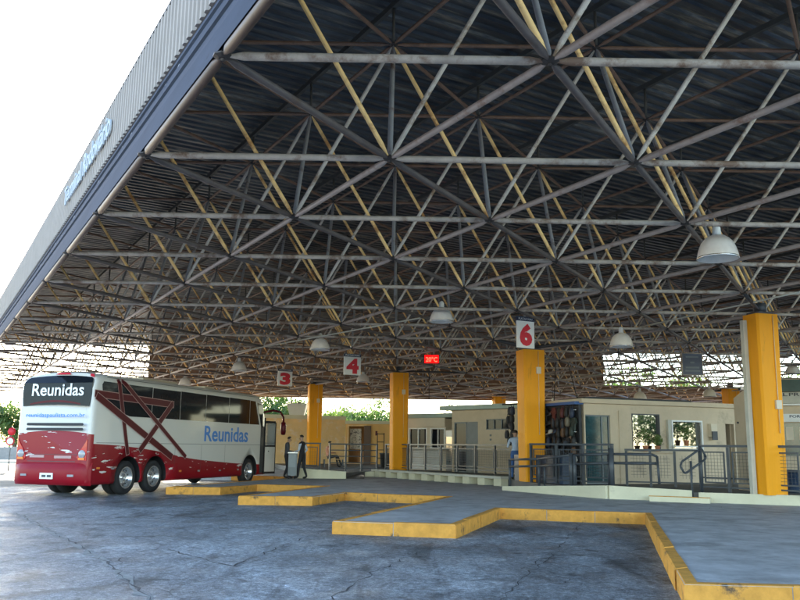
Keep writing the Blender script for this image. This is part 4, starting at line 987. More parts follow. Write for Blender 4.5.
# beige cabinet beside the large column and the building at the right edge
p, q = PG(736.5, 23.4), PG(753, 22.6); pl = Plane(p, q); zt = pl.at(748, 390)[1]; zl = pl.at(737, 398)[1]
t = thing('beige_cabinet', 'tall beige cabinet with a sloping top left of the large column', 'cabinet', (*PG(745,23), B0))
g = MB(); vs = []
for o in (0,-.9):
    vs += [pl.pt(0,B0,o), pl.pt(pl.len,B0,o), pl.pt(pl.len,zt,o), pl.pt(pl.len*.6,zt,o), pl.pt(0,zl,o)]
g.add(vs, [(0,1,2,3,4),(9,8,7,6,5)]+[(i,5+i,5+(i+1) % 5,(i+1) % 5) for i in range(5)]); g.build('body', M['beige'], t)
g = MB(); pl.slab(g, pl.len*.72, pl.len*.75, B0+.05, zt-.1, .002, .02); g.build('conduit', M['dark'], t); g = MB(); pl.slab(g, .15, .2, 2.25, 2.3, .002, .03); g.build('lock', M['dark'], t)
P = dep(747, 388, 22.6); t = thing('security_camera', 'small security camera on a bracket above the beige cabinet', 'camera', P)
g = MB(); g.tube(P+Vector((.1,0,0)), P+Vector((.55,.1,.1)), .018); g.build('bracket', M['white'], t); g = MB(); g.tube(P+Vector((-.22,-.05,-.02)), P+Vector((.1,0,.02)), .05, .055); g.build('body', M['white'], t); g = MB(); g.tube(P+Vector((-.25,-.055,-.022)), P+Vector((-.22,-.05,-.02)), .045); g.build('lens', M['black'], t)

p, q = PG(762, 31.5), PG(835, 30.5); pl = Plane(p, q)
t = thing('sign_fronted_shop', 'shop at the right photo edge with a dark green board and lettered panels', 'building', (p[0]+1, p[1], B0))
z = lambda py: pl.at(788, py)[1]
block(pl, 0, pl.len, B0, z(379), 5, M['beige'], 'wall', t, [(pl.at(777,430)[0], pl.len-.2, B0+.9, z(423))])
g = MB(); pl.slab(g, 0, pl.len, z(392), z(380), .003, .25); g.build('green_board', mat('dark_green_board', (.03,.07,.06), .4, var=.2), t)
g = MB(); pl.slab(g, 0, pl.len, z(403.5), z(392.5), .003, .12); g.build('lettered_panel', M['concrete'], t)
for wd, xx_ in (('TEL', 771.5), ('PR', 789)):
    g = MB(); put_text(g, wd, 1, pl.pt(pl.at(xx_,397)[0], z(396.3), .124), pl.u, (0,0,1), depth=.004, bold=.02, height=abs(z(392.8)-z(396)), width=.55 if wd == 'TEL' else .36); g.build('lettering', M['dark'], t)
g = MB(); pl.slab(g, 0, pl.len, z(405.6), z(404), .003, .20); g.build('light_strip', M['white'], t)
g = MB(); pl.slab(g, pl.at(770,418)[0], pl.len, z(422), z(414), .003, .10); g.build('lettered_panel', M['white'], t)
g = MB(); put_text(g, 'PORTO', 1, pl.pt(pl.at(789.5,417)[0], z(417.8), .104), pl.u, (0,0,1), depth=.004, bold=.02, height=abs(z(415)-z(417.6)), width=.62); g.build('lettering', M['navy'], t)
g = MB(); pl.slab(g, pl.at(777,430)[0], pl.len-.2, B0+.9, z(423), -.10, -.07); g.build('window', M['tealglass'], t)
for a_w in (.3,.75): 
    g = MB(); pl.slab(g, pl.at(777,430)[0]+a_w, pl.at(777,430)[0]+a_w+.25, z(440), z(427), -.06, -.04); g.build('poster', M['cream'], t)
# waste bins and small items
def bin_(px, py, Y, h, r, m, label, rim=True):
    P = dep(px, py, Y); P.z = B0; t = thing('waste_bin', label, 'bin', P)
    g = MB(); g.lathe([(r*.001,.01),(r*.8,.01),(r*.85,.05),(r,h-.04),(r*1.04,h-.03),(r*1.04,h),(r*.93,h),(r*.78,.1),(.001,.1)], P, 16); g.build('body', m, t)
    if rim: g = MB(); g.lathe([(r*1.05,h-.06),(r*1.1,h-.05),(r*1.1,h-.02),(r*1.05,h-.01)], P, 16); g.build('rim', M['dark'], t)
bin_(790, 490, 22.2, .58, .28, mat('blue_black_plastic', (.015,.03,.06), .4), 'dark blue bin behind the fence at the right photo edge')
bin_(385, 462, 43.0, .75, .27, M['black'], 'black bin bag holder beside the hand truck, left of the column')
P = dep(380.5, 450, 42.6); t = thing('hand_truck', 'tall black hand truck standing left of the column behind the fence', 'hand truck', (P.x,P.y,B0))
g = MB()
for s_ in (-.17,.17): g.tube((P.x+s_,P.y,B0+.12),(P.x+s_,P.y+.15,B0+1.75),.022)
for z_ in (.5,.9,1.3,1.7): g.tube((P.x-.17,P.y+.09*z_,B0+z_),(P.x+.17,P.y+.09*z_,B0+z_),.018)
g.build('frame', M['black'], t); g = MB(); g.box((P.x-.22,P.y-.28,B0+.02),(P.x+.22,P.y,B0+.04)); g.build('toe_plate', M['black'], t)
for s_ in (-.2,.2): g = MB(); g.tube((P.x+s_-.03,P.y+.1,B0+.12),(P.x+s_+.03,P.y+.1,B0+.12),.12,n=14); g.build('wheel', M['tyre'], t)
# potted plants in front of the shop windows
def leafy(g, c, r, n, s, rn, flat=.7):
    for _ in range(n):
        d = Vector((rn.gauss(0,1), rn.gauss(0,1), rn.gauss(0,1)*flat)); d = d.normalized()*r*rn.random()**.4; p = Vector(c)+d
        ax = Vector((rn.gauss(0,1), rn.gauss(0,1), rn.gauss(0,1))).normalized(); b = ax.cross(Vector((rn.random(),rn.random(),rn.random()+.1))).normalized()*s*rn.uniform(.5,1.1)*.5; a = ax*s*rn.uniform(.6,1.2)
        g.add([p-a*.5, p+b*.6, p+a*.5, p-b*.6], [(0,1,2,3)])
shop = Plane(PG(585,26), PG(738,28.2))
for px, lab, hgt in ((643,'leafy potted plant on the sill of the left shop window',.62),(655,'small terracotta pot plant at the right end of the window sill',.42),(684,'bushy potted plant on the ledge of the white framed window',.60)):
    a, z0 = shop.at(px, 450); zz = (h1 if px < 665 else h2)[2]+(-.045 if px < 665 else .10); P = shop.pt(a, zz, .13 if px < 665 else .13)
    t = thing('potted_plant', lab, 'plant', P); g = MB(); g.lathe([(.001,0),(.06,0),(.085,.14),(.095,.15),(.095,.18),(.08,.18),(.001,.16)], P, 12); g.build('pot', M['pot'], t)
    rn = random.Random(px); g = MB(); 
    for k in range(7):
        e = P+Vector((rn.uniform(-.2,.2), rn.uniform(-.08,.08), hgt*rn.uniform(.5,1))); g.tube(P+Vector((0,0,.15)), e, .006, n=4)
    g.build('stem', M['leaf3'], t); g = MB(); leafy(g, P+Vector((0,0,.18+hgt*.45)), hgt*.42, 170, .085, rn, 1.0); g.build('foliage', M['leaf2'], t)
# bracket shelf below the framed window
a, z0 = shop.at(684,450); g = MB(); shop.slab(g, a-.55, a+.55, h2[2]+.055, h2[2]+.095, .075, .28); tag(g.build('window_shelf', M['white']), 'narrow white shelf under the framed shop window', 'shelf')

# ------------------------------------------------------------------ fences
def mesh_panel(pl, g, a0, a1, z0, z1, st=.085, r=.004, o=0):
    k = int((a1-a0)/st)
    for i in range(1, k): g.tube(pl.pt(a0+(a1-a0)*i/k, z0, o), pl.pt(a0+(a1-a0)*i/k, z1, o), r, n=4, cap=False)
    k = int((z1-z0)/st)
    for i in range(1, k): g.tube(pl.pt(a0, z0+(z1-z0)*i/k, o), pl.pt(a1, z0+(z1-z0)*i/k, o), r, n=4, cap=False)
def fence(p, q, zb, zt, npost, label, inner=True, mesh=True, rails=()):
    pl = Plane(p, q); t = thing('steel_fence', label, 'fence', (*(((Vector(p)+Vector(q))/2)[:2]), zb)); L_ = pl.len
    for i in range(npost+1):
        g = MB(); a = L_*i/npost; pl.slab(g, a-.035, a+.035, zb, zt-.03, -.035, .035); g.build('post', M['rail'], t)
    g = MB(); pl.slab(g, -.04, L_+.04, zt-.028, zt+.03, -.035, .035); g.build('top_rail', M['rail'], t)
    g = MB(); pl.slab(g, .037, L_-.037, zb+.10, zb+.14, -.02, .02); g.build('bottom_rail', M['rail'], t)
    for z_ in rails: g = MB(); pl.slab(g, .037, L_-.037, z_-.02, z_+.02, -.04, -.02); g.build('mid_rail', M['rail'], t)
    for i in range(npost):
        a0, a1 = L_*i/npost+.10, L_*(i+1)/npost-.10
        if inner: g = MB(); frame_ring(pl, g, a0, a1, zb+.22, zt-.14, .035, -.017, .017); g.build('inner_frame', M['rail'], t)
        if mesh: g = MB(); mesh_panel(pl, g, a0+.02, a1-.02, zb+.24, zt-.16); g.build('wire_mesh', M['rail'], t)
FZ = 1.62
fence(PG(771,20.9), PG(835,19.6), B0, FZ, 2, 'grey mesh fence between the large column and the right photo edge')
fence(PG(700,22.4), PG(757,21.2), B0, FZ, 2, 'grey mesh fence left of the large column with a framed gate panel', rails=(.8,))
fence(PG(626,25.2), PG(699,24.4), B0, 1.50, 3, 'thin mesh fence along the beige shop wall behind the ramp rail', inner=False)
fence(PG(531,26.9), PG(612,24.3), B0+.0, FZ+.02, 3, 'grey framed fence in front of the hanging goods, right of the number 6 column')
fence(PG(411,38.0), PG(516,30.2), B0+.1, FZ, 6, 'long grey framed fence behind the concrete bench', mesh=True)
fence(PG(386,40.6), PG(408,38.4), B0, FZ, 1, 'short fence panel in front of the column left of the ticket booth')
fence(PG(330,36.6), PG(377,37.4), B0, FZ-.02, 3, 'open railed fence in front of the dark doorway', inner=False, mesh=False, rails=(.8,1.08,1.34))
fence(PG(303,36.8), PG(320,36.8), B0, FZ, 1, 'dark railing between the man with the waistcoat and the seated man', inner=True)
# ramp hand rails
def handrail(name, pts, r, posts, label, second=None, parent=None):
    t = thing(name, label, 'handrail', (pts[0][0], pts[0][1], B0)); g = MB(); g.path([Vector(p) for p in pts], r); g.build('rail', M['rail'], t)
    if second: g = MB(); g.path([Vector(p) for p in second], r); g.build('lower_rail', M['rail'], t)
    for (x, y, z0, z1, rr) in posts: g = MB(); g.tube((x,y,z0),(x,y,z1),rr); g.build('post', M['rail'], t)
    return t
A = [dep(x, y, Y) for x, y, Y in ((509.5,459.5,26.6),(538,459,25.2),(571,455,23.9),(609,454,22.9),(652,454.6,22.4),(657,456.5,22.35),(659.5,484,22.2))]
B_ = [dep(x, y, Y) for x, y, Y in ((509.5,466.5,26.6),(538,466,25.2),(571,464,23.9),(609,463,22.9),(657,463.4,22.35))]
handrail('ramp_handrail', A, .035, [(dep(x,450,Y).x,Y,zz,dep(x,y1,Y).z,rr) for x,y1,Y,zz,rr in ((509.5,459,26.6,.25,.04),(538.5,459,25.2,.4,.04),(544,466,25.0,.4,.03),(571,453,23.9,.45,.06),(574,455,23.8,.45,.05),(611,448,22.85,.45,.075),(608,455,23.0,.45,.03))], 'grey double handrail rising along the ramp and bending down at its right end', second=B_)
P = dep(690, 460, 21.7); A = [dep(x, y, 21.6) for x, y in ((681,464),(680.5,466.5),(684,472.5),(686,473),(705,459.5),(706,457),(702,449.5),(700,449),(682,461.5),(681,464))]
handrail('looped_handrail', A, .028, [(dep(690,450,21.6).x, 21.6, .22, dep(690,461,21.6).z, .03),(dep(700,450,21.9).x, 21.9, .4, FZ, .04)], 'slanted looped handrail on a post beside the platform steps')
A = [dep(x, y, 43) for x, y in ((331,452),(338,450),(346,454))]
# ------------------------------------------------------------------ overhead cables
def onroof(px, py):
    O = Vector((0,0,EYE)); d = ray(px, py); t = 20
    for _ in range(12):
        P = O+d*t; t *= (bottom_z(P.x,P.y)-.07-EYE)/(P.z-EYE)
    return O+d*t
for (a, b, lab) in (((640,327),(800,292),'long thin conduit under the canopy above the right end of the beige shop'),((470,392),(800,348),'long thin conduit under the canopy crossing behind the number 6 column'),((160,366),(420,318),'long thin conduit under the canopy above the coach')):
    g = MB(); g.tube(onroof(*a), onroof(*b), .022, n=6); tag(g.build('conduit', M['concrete']), lab, 'conduit')
for i, (a, b, sag, lab) in enumerate((((556,372,34),(554,402,30),0,'thin dark cable dropping from the canopy to the blue board, left one'),((568,372,34),(578,402,30),0,'thin slanting dark cable dropping from the canopy to the blue board, right one'),((429,362,37),(429,413,39),0,'thin vertical cable above the ticket booth'),((353,384,46),(353,420,51),0,'thin vertical cable above the ochre building doorway'),)):
    p, q = dep(*a), dep(*b); p.z = max(p.z, bottom_z(p.x, p.y)-.02); g = MB(); g.tube(p, q, .016, n=5); tag(g.build('cable', M['black']), lab, 'cable')
# ------------------------------------------------------------------ people
def person(label, loc, rz, J, mats, H=1.7, hair=True, seat=False):
    """J: joints in metres for a 1.7 m figure, local x right, y forward; one skinned surface"""
    t = thing('person', label, 'person', loc, rz); k = H/1.7
    V, Rr, E_ = [], [], []; idx = {}
    def v(n, p, r): idx[n] = len(V); V.append(Vector(p)*k); Rr.append(r*k)
    def e(a, b): E_.append((idx[a], idx[b]))
    g = lambda n: Vector(J[n])
    pel, che, nk, hd = g('pelvis'), g('chest'), g('neck'), g('head')
    v('pelvis', pel, .135); v('waist', pel.lerp(che,.45), .115); v('chest', che, .145); v('sh', che.lerp(nk,.62), .12); v('neck', nk, .052); v('jaw', nk.lerp(hd,.55), .062); v('head', hd, .088); v('crown', hd+(hd-nk).normalized()*.075, .062)
    for a, b in (('pelvis','waist'),('waist','chest'),('chest','sh'),('sh','neck'),('neck','jaw'),('jaw','head'),('head','crown')): e(a, b)
    for s in ('l','r'):
        S_, El, Wr, Hp, Kn, An, To = (g(x+s) for x in ('sh_','el_','wr_','hip_','kn_','an_','to_'))
        v('s'+s, S_, .066); v('ua'+s, S_.lerp(El,.45), .054); v('e'+s, El, .043); v('fa'+s, El.lerp(Wr,.4), .041); v('w'+s, Wr, .029)
        hd_ = (Wr-El).normalized(); v('pm'+s, Wr+hd_*.05, .034)
        for a, b in (('sh','s'+s),('s'+s,'ua'+s),('ua'+s,'e'+s),('e'+s,'fa'+s),('fa'+s,'w'+s),('w'+s,'pm'+s)): e(a, b)
        sd_ = hd_.cross(Vector((0,1,0))); sd_ = sd_.normalized() if sd_.length > .1 else Vector((1,0,0)); fw = sd_.cross(hd_).normalized()
        for f_ in range(4):
            o = fw*(-.03+.02*f_); ln = (.062,.075,.07,.055)[f_]
            v('f%d%s' % (f_, s), Wr+hd_*.088+o, .0095); v('g%d%s' % (f_, s), Wr+hd_*(.088+ln*.55)+o+sd_*.006, .0085); v('h%d%s' % (f_, s), Wr+hd_*(.088+ln)+o+sd_*.024, .0075)
            e('pm'+s, 'f%d%s' % (f_, s)); e('f%d%s' % (f_, s), 'g%d%s' % (f_, s)); e('g%d%s' % (f_, s), 'h%d%s' % (f_, s))
        v('t1'+s, Wr+hd_*.055+fw*.045, .011); v('t2'+s, Wr+hd_*.095+fw*.055, .009); e('pm'+s, 't1'+s); e('t1'+s, 't2'+s)
        v('hp'+s, Hp, .100); v('th'+s, Hp.lerp(Kn,.45), .080); v('k'+s, Kn, .058); v('cf'+s, Kn.lerp(An,.35), .060); v('a'+s, An, .042); v('ft'+s, An.lerp(To,.45)+Vector((0,0,-.02)), .044); v('to'+s, To, .034)
        for a, b in (('pelvis','hp'+s),('hp'+s,'th'+s),('th'+s,'k'+s),('k'+s,'cf'+s),('cf'+s,'a'+s),('a'+s,'ft'+s),('ft'+s,'to'+s)): e(a, b)
    me = bpy.data.meshes.new('body'); me.from_pydata([tuple(p) for p in V], E_, []); o = bpy.data.objects.new('body', me); C.objects.link(o)
    md = o.modifiers.new('skin', 'SKIN'); md.use_smooth_shade = True
    for i, r in enumerate(Rr): me.skin_vertices[0].data[i].radius = (r, r*.82 if i in (0,1,2,3) else r); me.skin_vertices[0].data[i].use_root = (i == 0)
    s2 = o.modifiers.new('sub', 'SUBSURF'); s2.levels = 1; s2.render_levels = 1
    bpy.context.view_layer.update(); dg = bpy.context.evaluated_depsgraph_get(); nm = bpy.data.meshes.new_from_object(o.evaluated_get(dg)); o.modifiers.clear(); o.data = nm; nm.name = 'body'
    for m in mats: nm.materials.append(m)          # skin, shirt, trousers, shoes, sleeve
    seg = []
    for a, b in E_:
        na = [n for n, i in idx.items() if i == a][0]; nb_ = [n for n, i in idx.items() if i == b][0]; seg.append((V[a], V[b], na, nb_, (Rr[a], Rr[b])))
    def cls(na, nb_):
        if na in ('neck','jaw','head') or nb_ == 'neck': return 0 if na != 'sh' else 1
        if na[:2] in ('pm','t1') or na[0] in 'fgh' and na[:2] not in ('fa','ft','hp') and len(na) == 3 and na[1].isdigit(): return 0
        if na in ('wl','wr'): return 0
        if na in ('pelvis',) and nb_[:2] == 'hp': return 2
        if na[:2] in ('hp','th','cf') or na in ('kl','kr'): return 2
        if na in ('al','ar') or na[:2] == 'ft': return 3
        if na in ('sl','sr') or na[:2] in ('ua','fa') or na in ('el','er') : return 4
        if na == 'pelvis': return 1
        return 1
    for f in nm.polygons:
        c = f.center; best = 1e9; bc = 1
        for a, b, na, nb_, r in seg:
            d = b-a; tt = max(0, min(1, (c-a).dot(d)/max(d.length_squared,1e-9))); dd = (c-(a+d*tt)).length/(r[0]*(1-tt)+r[1]*tt)
            if dd < best: best = dd; bc = cls(na, nb_)
            if best == dd and na == 'pelvis' and nb_ == 'waist': bc = 2 if tt < .35 else 1
        f.material_index = bc; f.use_smooth = True
    o.parent = t
    # hair, ears, nose as children
    if hair:
        hc = hd*k; up = (hd-nk).normalized(); g_ = MB(); fwd = Vector(J.get('face', (0,1,0)))
        for a in range(0, 1):
            n1, n2 = 14, 8; vs = []
            for j in range(n2+1):
                ph = math.pi*.56*j/n2
                for i in range(n1):
                    th = 2*math.pi*i/n1; d = Vector((math.cos(th)*math.sin(ph), math.sin(th)*math.sin(ph), math.cos(ph)))
                    q_ = Vector((d.x*.088,d.y*.094,d.z*.085)); q_.z = max(q_.z, .035) if d.dot(fwd) > .25 else q_.z; vs.append(hc+up*.045*k+q_*k-fwd*.018*k)
            g_.add(vs, [(j*n1+i, (j+1)*n1+i, (j+1)*n1+(i+1) % n1, j*n1+(i+1) % n1) for j in range(n2) for i in range(n1)], True)
        W = wm(t); g_.v = [W @ p for p in g_.v]; g_.build('hair', M['hair'], t)
        g_ = MB(); up = Vector((0,0,1)); sdv = fwd.cross(up).normalized()
        g_.add([hc+fwd*.086*k+up*.02*k, hc+fwd*.086*k+sdv*.012*k-up*.02*k, hc+fwd*.112*k-up*.018*k, hc+fwd*.086*k-sdv*.012*k-up*.02*k], [(0,1,2),(0,2,3),(1,3,2)])
        for s_ in (-1,1): 
            cc = hc+sdv*s_*.088*k; g_.lathe([(.001,-.03*k),(.016*k,-.015*k),(.018*k,.01*k),(.001,.03*k)], cc, 8)
        g_.v = [W @ p for p in g_.v]; g_.build('nose_and_ears', mats[0], t)
        g_ = MB()
        for s_ in (-1,1): g_.lathe([(.001,-.007*k),(.009*k,0),(.001,.007*k)], hc+fwd*.083*k+sdv*s_*.032*k+up*.012*k, 8)
        g_.tube(hc+fwd*.083*k-sdv*.022*k-up*.045*k, hc+fwd*.083*k+sdv*.022*k-up*.045*k, .004*k, n=5)
        g_.v = [W @ p for p in g_.v]; g_.build('eyes_and_mouth', M['hair'], t)
    return t
def stand(**kw):
    J = dict(pelvis=(0,0,.93), chest=(0,.01,1.22), neck=(0,.01,1.45), head=(0,.03,1.58),
      sh_l=(-.185,0,1.37), el_l=(-.23,-.02,1.10), wr_l=(-.22,.08,.87), sh_r=(.185,0,1.37), el_r=(.23,-.02,1.10), wr_r=(.22,.08,.87),
      hip_l=(-.09,0,.88), kn_l=(-.10,.02,.48), an_l=(-.11,-.02,.09), to_l=(-.12,.16,.035), hip_r=(.09,0,.88), kn_r=(.10,.02,.48), an_r=(.11,-.02,.09), to_r=(.12,.16,.035))
    J.update(kw); return J
cl = lambda n, c: mat(n, c, .8, var=.15, scale=8)
shoe = cl('black_shoes', (.015,.015,.015)); PY = 33.6
x1 = dep(285.5, 478, PY).x; x2 = dep(301.5, 478, PY).x
person('man in a dark grey shirt looking down at papers on the grey counter cart', (x1, PY+.1, .222), R(-80),
  stand(head=(0,.10,1.56), neck=(0,.05,1.44), chest=(0,.02,1.22), el_l=(-.22,.06,1.10), wr_l=(-.15,.32,1.06), el_r=(.22,.06,1.10), wr_r=(.15,.30,1.08), kn_l=(-.09,.06,.48), an_l=(-.09,-.08,.09), to_l=(-.09,.11,.035), kn_r=(.09,.03,.48), an_r=(.10,.10,.09), to_r=(.10,.28,.035), face=(0,.93,-.35)),
  [M['skin'], cl('charcoal_shirt',(.06,.06,.07)), cl('dark_trousers',(.02,.02,.025)), shoe, cl('charcoal_shirt',(.06,.06,.07))], H=1.66)
person('man in a black waistcoat over a pale blue shirt, right of the grey counter cart', (x2, PY-.05, .222), R(68),
  stand(head=(0,.05,1.59), el_l=(-.25,.02,1.10), wr_l=(-.17,.26,1.05), el_r=(.26,-.08,1.12), wr_r=(.22,.12,.96), an_l=(-.16,.08,.09), kn_l=(-.13,.07,.48), to_l=(-.17,.26,.035), an_r=(.14,-.16,.09), kn_r=(.12,-.02,.48), to_r=(.15,.02,.035), face=(0,.98,-.2)),
  [M['skin'], cl('black_waistcoat',(.015,.015,.02)), cl('black_trousers',(.015,.015,.018)), shoe, cl('pale_shirt',(.50,.54,.62))], H=1.70)
# customer in jeans beside the column
xc = dep(515.5, 470, 29.0).x
person('person in a pale shirt and blue jeans seen from behind beside a yellow column', (xc, 29.0, B0), R(-14),
  stand(el_l=(-.26,.05,1.12), wr_l=(-.30,.30,1.12), el_r=(.24,.05,1.12), wr_r=(.2,.3,1.1), head=(0,.06,1.58), face=(0,1,0)),
  [M['skin'], cl('pale_blue_top',(.42,.50,.62)), cl('blue_jeans',(.04,.10,.25)), shoe, cl('pale_blue_top',(.42,.50,.62))], H=1.68)
# shop keeper shape among the goods
xs_ = dep(571, 470, 26.4)
person('person in dark clothes and a grey apron in front of the dark goods stall', (xs_.x, 26.45, B0), R(180),
  stand(), [M['skin'], cl('dark_top',(.03,.035,.05)), cl('grey_apron',(.14,.15,.17)), shoe, cl('dark_top',(.03,.035,.05))], H=1.58)
# seated man: facing right, legs stretched
sx = dep(329.5, 470, 43.0); SZ = B0
t = thing('waiting_bench', 'low slatted bench under the seated man in the salmon shirt', 'bench', (sx.x, 43.0, SZ))
g = MB(); 
for k in range(4): g.box((sx.x-.35, 42.78+k*.12, SZ+.40), (sx.x+.75, 42.87+k*.12, SZ+.43))
g.build('seat', M['ochre'], t)
for xx in (sx.x-.28, sx.x+.66): g = MB(); g.box((xx-.03,42.8,SZ),(xx+.03,43.2,SZ+.398)); g.build('leg', M['dark'], t)
g = MB()
for k in range(3): g.box((sx.x-.35, 43.27, SZ+.55+k*.14), (sx.x+.75, 43.30, SZ+.64+k*.14))
g.build('backrest', M['ochre'], t)
person('seated man in a salmon shirt and dark trousers on the slatted bench', (sx.x-.1, 43.0, SZ-.02), R(-70),
  dict(pelvis=(0,0,.56), chest=(0,-.03,.85), neck=(0,.03,1.08), head=(0,.09,1.21), sh_l=(-.18,0,1.0), el_l=(-.23,.05,.75), wr_l=(-.10,.28,.75), sh_r=(.18,0,1.0), el_r=(.23,.05,.75), wr_r=(.10,.28,.74),
   hip_l=(-.09,.05,.54), kn_l=(-.11,.47,.58), an_l=(-.12,.56,.11), to_l=(-.13,.74,.06), hip_r=(.09,.05,.54), kn_r=(.12,.47,.60), an_r=(.12,.70,.12), to_r=(.13,.88,.08), face=(0,.97,-.25)),
  [M['skin'], cl('salmon_shirt',(.55,.24,.15)), cl('dark_trousers',(.02,.02,.025)), shoe, cl('salmon_shirt',(.55,.24,.15))], H=1.7)
# counter cart between the two men
P = dep(292.3, 478, PY-.1); P.z = .222; t = thing('counter_cart', 'grey metal counter cart on castors between the two standing men', 'cart', P)
g = MB(); g.cbox(P+Vector((0,0,.56)), (.34,.50,.86), R(5)); g.build('cabinet', M['grey'], t)
g = MB(); g.cbox(P+Vector((0,0,1.01)), (.40,.56,.035), R(5)); g.build('top', mat('light_metal_top',(.5,.5,.5),.3,metal=.5), t)
g = MB(); g.cbox(P+Vector((0,-.252,.70)), (.28,.012,.5), R(5)); g.build('door', mat('cart_door',(.2,.23,.25),.4), t)
for dx in (-.12,.12):
    for dy in (-.19,.19): g = MB(); c = P+Vector((dx,dy,.06)); g.tube(c-Vector((.018,0,0)), c+Vector((.018,0,0)), .055, n=12); g.tube(c, c+Vector((0,0,.08)), .012, n=5); g.build('castor', M['black'], t)
g = MB(); g.cbox(P+Vector((-.05,-.05,1.035)), (.21,.28,.012), R(20)); tag(g.build('paper_sheets', M['white']), 'white sheets of paper lying on the counter cart', 'papers')

# ------------------------------------------------------------------ vegetation
def leafmat(n, c):
    m = mat(n, c, .55, var=.5, scale=.9); b = m.node_tree.nodes['Principled BSDF']
    b.inputs['Subsurface Weight'].default_value = 0; b.inputs['Transmission Weight'].default_value = 0
    N, L = m.node_tree.nodes, m.node_tree.links; tr = N.new('ShaderNodeBsdfTranslucent'); tr.inputs[0].default_value = (c[0]*1.6, c[1]*1.7, c[2], 1); ad = N.new('ShaderNodeMixShader'); ad.inputs[0].default_value = .4
    o = N['Material Output']; L.new(b.outputs[0], ad.inputs[1]); L.new(tr.outputs[0], ad.inputs[2]); L.new(ad.outputs[0], o.inputs[0]); return m
LM = [leafmat('foliage_mid',(.07,.12,.03)), leafmat('foliage_light',(.12,.17,.05)), leafmat('foliage_dark',(.035,.07,.02))]
def tree(x, y, h, r, seed, label, m=(0,1,2), n=5200, ls=.26, trunk=.22, low=.35, group=None):
    rn = random.Random(seed); t = thing('tree', label, 'tree', (x,y,0), 0, group); g = MB()
    g.tube((x,y,0),(x+.1,y,h*.3),trunk,trunk*.75,n=9); limbs = []
    for k in range(7):
        an = rn.uniform(0,6.28); e = Vector((x+math.cos(an)*r*.65, y+math.sin(an)*r*.65, h*rn.uniform(.5,.85))); mid = Vector((x+.1,y,h*.3)).lerp(e,.5)+Vector((0,0,h*.05))
        g.tube((x+.1,y,h*.3), mid, trunk*.45, trunk*.3, n=6); g.tube(mid, e, trunk*.3, trunk*.08, n=6); limbs.append(e)
    g.build('trunk', M['bark'], t); cl_ = []
    for k in range(34):
        d = Vector((rn.gauss(0,1), rn.gauss(0,1), rn.gauss(0,.8))).normalized(); rr = rn.uniform(.35,1)
        cl_.append((Vector((x+d.x*r*rr, y+d.y*r*rr, h*(low+1)/2+d.z*h*(1-low)/2*rr)), r*rn.uniform(.2,.42), rn.choice(m)))
    g = MB()
    for c, rr, mi in cl_:
        g.mi = m.index(mi); leafy(g, c, rr, n//34, ls, rn, .7)
    g.build('crown', [LM[i] for i in m], t); return t
def Xat(px, Y): return dep(px, 440, Y).x
# hedge-like trees at the far left
tree(Xat(-34,88), 88, 6.6, 3.6, 1, 'leafy green tree at the left photo edge behind the road sign', n=7000, ls=.34, low=.12)
tree(Xat(14,84), 84, 6.0, 3.2, 2, 'dense tree partly hidden behind the rear of the coach', n=7000, ls=.34, low=.1)
tree(Xat(62,92), 92, 6.2, 3.4, 3, 'tree hidden mostly behind the middle of the coach tail', n=4000, ls=.34, low=.1)
# trees behind the ochre building
tree(Xat(258,86), 86, 7.0, 3.8, 4, 'green tree above the left part of the ochre building, beside the coach front', n=7500, ls=.32, low=.15)
tree(Xat(292,90), 90, 7.4, 3.6, 5, 'green tree just left of the column in front of the ochre building', n=7500, ls=.32, low=.15)
tree(Xat(333,98), 98, 5.6, 2.4, 6, 'small tree right of the column in front of the ochre building', n=4000, ls=.3, low=.2)
tree(Xat(362,150), 150, 9.8, 7.5, 7, 'wide pale distant tree seen above the doorway of the ochre building', n=7500, ls=.6, low=.2)
tree(Xat(340,165), 165, 8.0, 6, 8, 'low distant tree left of the wide pale tree', n=5000, ls=.6, low=.2)
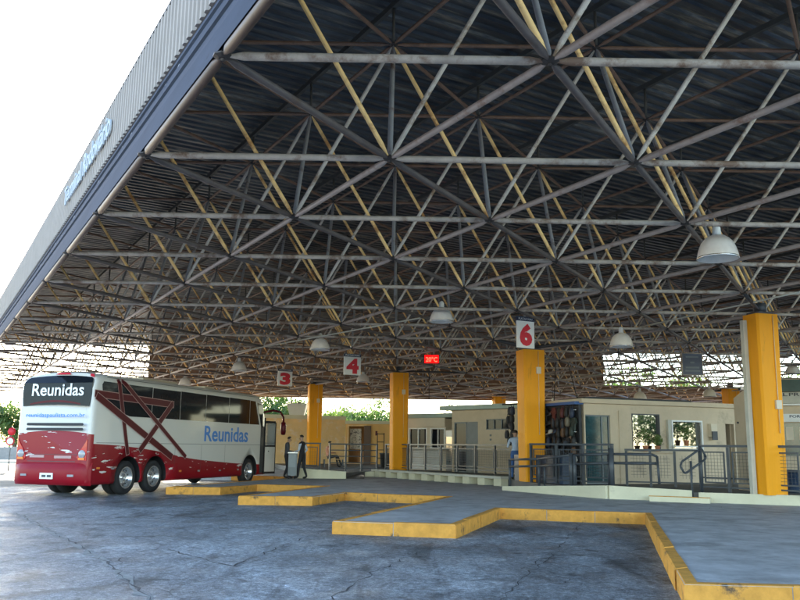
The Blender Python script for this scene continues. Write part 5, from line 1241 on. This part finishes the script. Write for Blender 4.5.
# palm above the cream kiosk
px_ = Xat(457,80); t = thing('palm_tree', 'palm with a ragged green crown above the cream kiosk roof', 'palm', (px_,80,0)); g = MB()
g.tube((px_,80,0),(px_+.15,80,5.0),.2,.14,n=9); g.build('trunk', M['bark'], t); g = MB(); rn = random.Random(5)
for k in range(26):
    an = 6.283*k/26+rn.uniform(-.1,.1); el = rn.uniform(-.2,1.1); P0 = Vector((px_+.15,80,5.0)); prev = P0; L_ = rn.uniform(1.3,1.9)
    for s_ in range(7):
        e2 = el-s_*.22; nx_ = prev+Vector((math.cos(an)*math.cos(e2), math.sin(an)*math.cos(e2), math.sin(e2)))*L_/7; sd2 = Vector((-math.sin(an), math.cos(an), 0))
        for q in (-1,1): g.add([prev, nx_, nx_+sd2*q*.32*(1-s_/9)+Vector((0,0,-.18))], [(0,1,2)])
        prev = nx_
g.build('crown', LM[1], t)
# trees behind the photographer, lit by the sun and mirrored in the glass
for k, (x, y, h, r) in enumerate(((62,3,9,5),(66,-5,10,5.5),(60,-14,9,5),(70,10,10,5.6),(52,-24,9,5),(80,-2,10,5.5))):
    tree(x, y, h, r, 40+k, ['round sunlit tree behind the photographer','tall sunlit tree behind the photographer','broad sunlit tree behind the photographer, third from the left','tall tree further right behind the photographer','tree behind the photographer on the far left','tree behind the photographer on the far right'][k], n=4200, ls=.5, low=.06)
for k, (px, Y, h, r, lab) in enumerate(((616,90,11.8,4.0,'tall tree glimpsed through the canopy end, leftmost of four'),(655,94,11.0,4.2,'green tree glimpsed through the canopy end, second of four'),(700,92,10.4,3.8,'green tree behind the hanging navy board, third of four'),(782,92,11.0,4.4,'green tree at the right photo edge behind the large column'))):
    tree(Xat(px,Y), Y, h, r, 61+k, lab, m=(0,1) if k % 2 else (0,1,2), n=7000, ls=.36, low=.1)
# pale wall and house beyond the yard, parked van shape hidden; boundary wall
g = MB(); g.box((-60,72,0),(-20.2,72.25,1.15)); tag(g.build('boundary_wall', mat('grey_boundary_wall',(.28,.26,.24),.9,var=.15)), 'low grey wall behind the road sign', 'wall')
g = MB(); g.box((-19.9,73,0),(60,73.3,2.3)); tag(g.build('back_wall', mat('pale_back_wall',(.55,.5,.42),.9,var=.1)), 'long pale wall closing the far side of the station behind the kiosks', 'wall')
# dark stall beside the sign
P = gnd(16,463,0); t = thing('dark_kiosk', 'small dark blue box kiosk between the road sign and the coach', 'kiosk', (-26.8,66,0))
g = MB(); g.box((-27.8,65.3,.141),(-25.2,66.8,1.5)); g.build('body', mat('dark_blue_kiosk',(.03,.05,.08),.5), t); g = MB(); g.box((-28,65.1,1.503),(-25,67,1.65)); g.build('roof', M['concrete'], t)
g = MB(); g.box((-27.5,65.27,.7),(-25.6,65.298,1.3)); g.build('window', M['glass'], t)
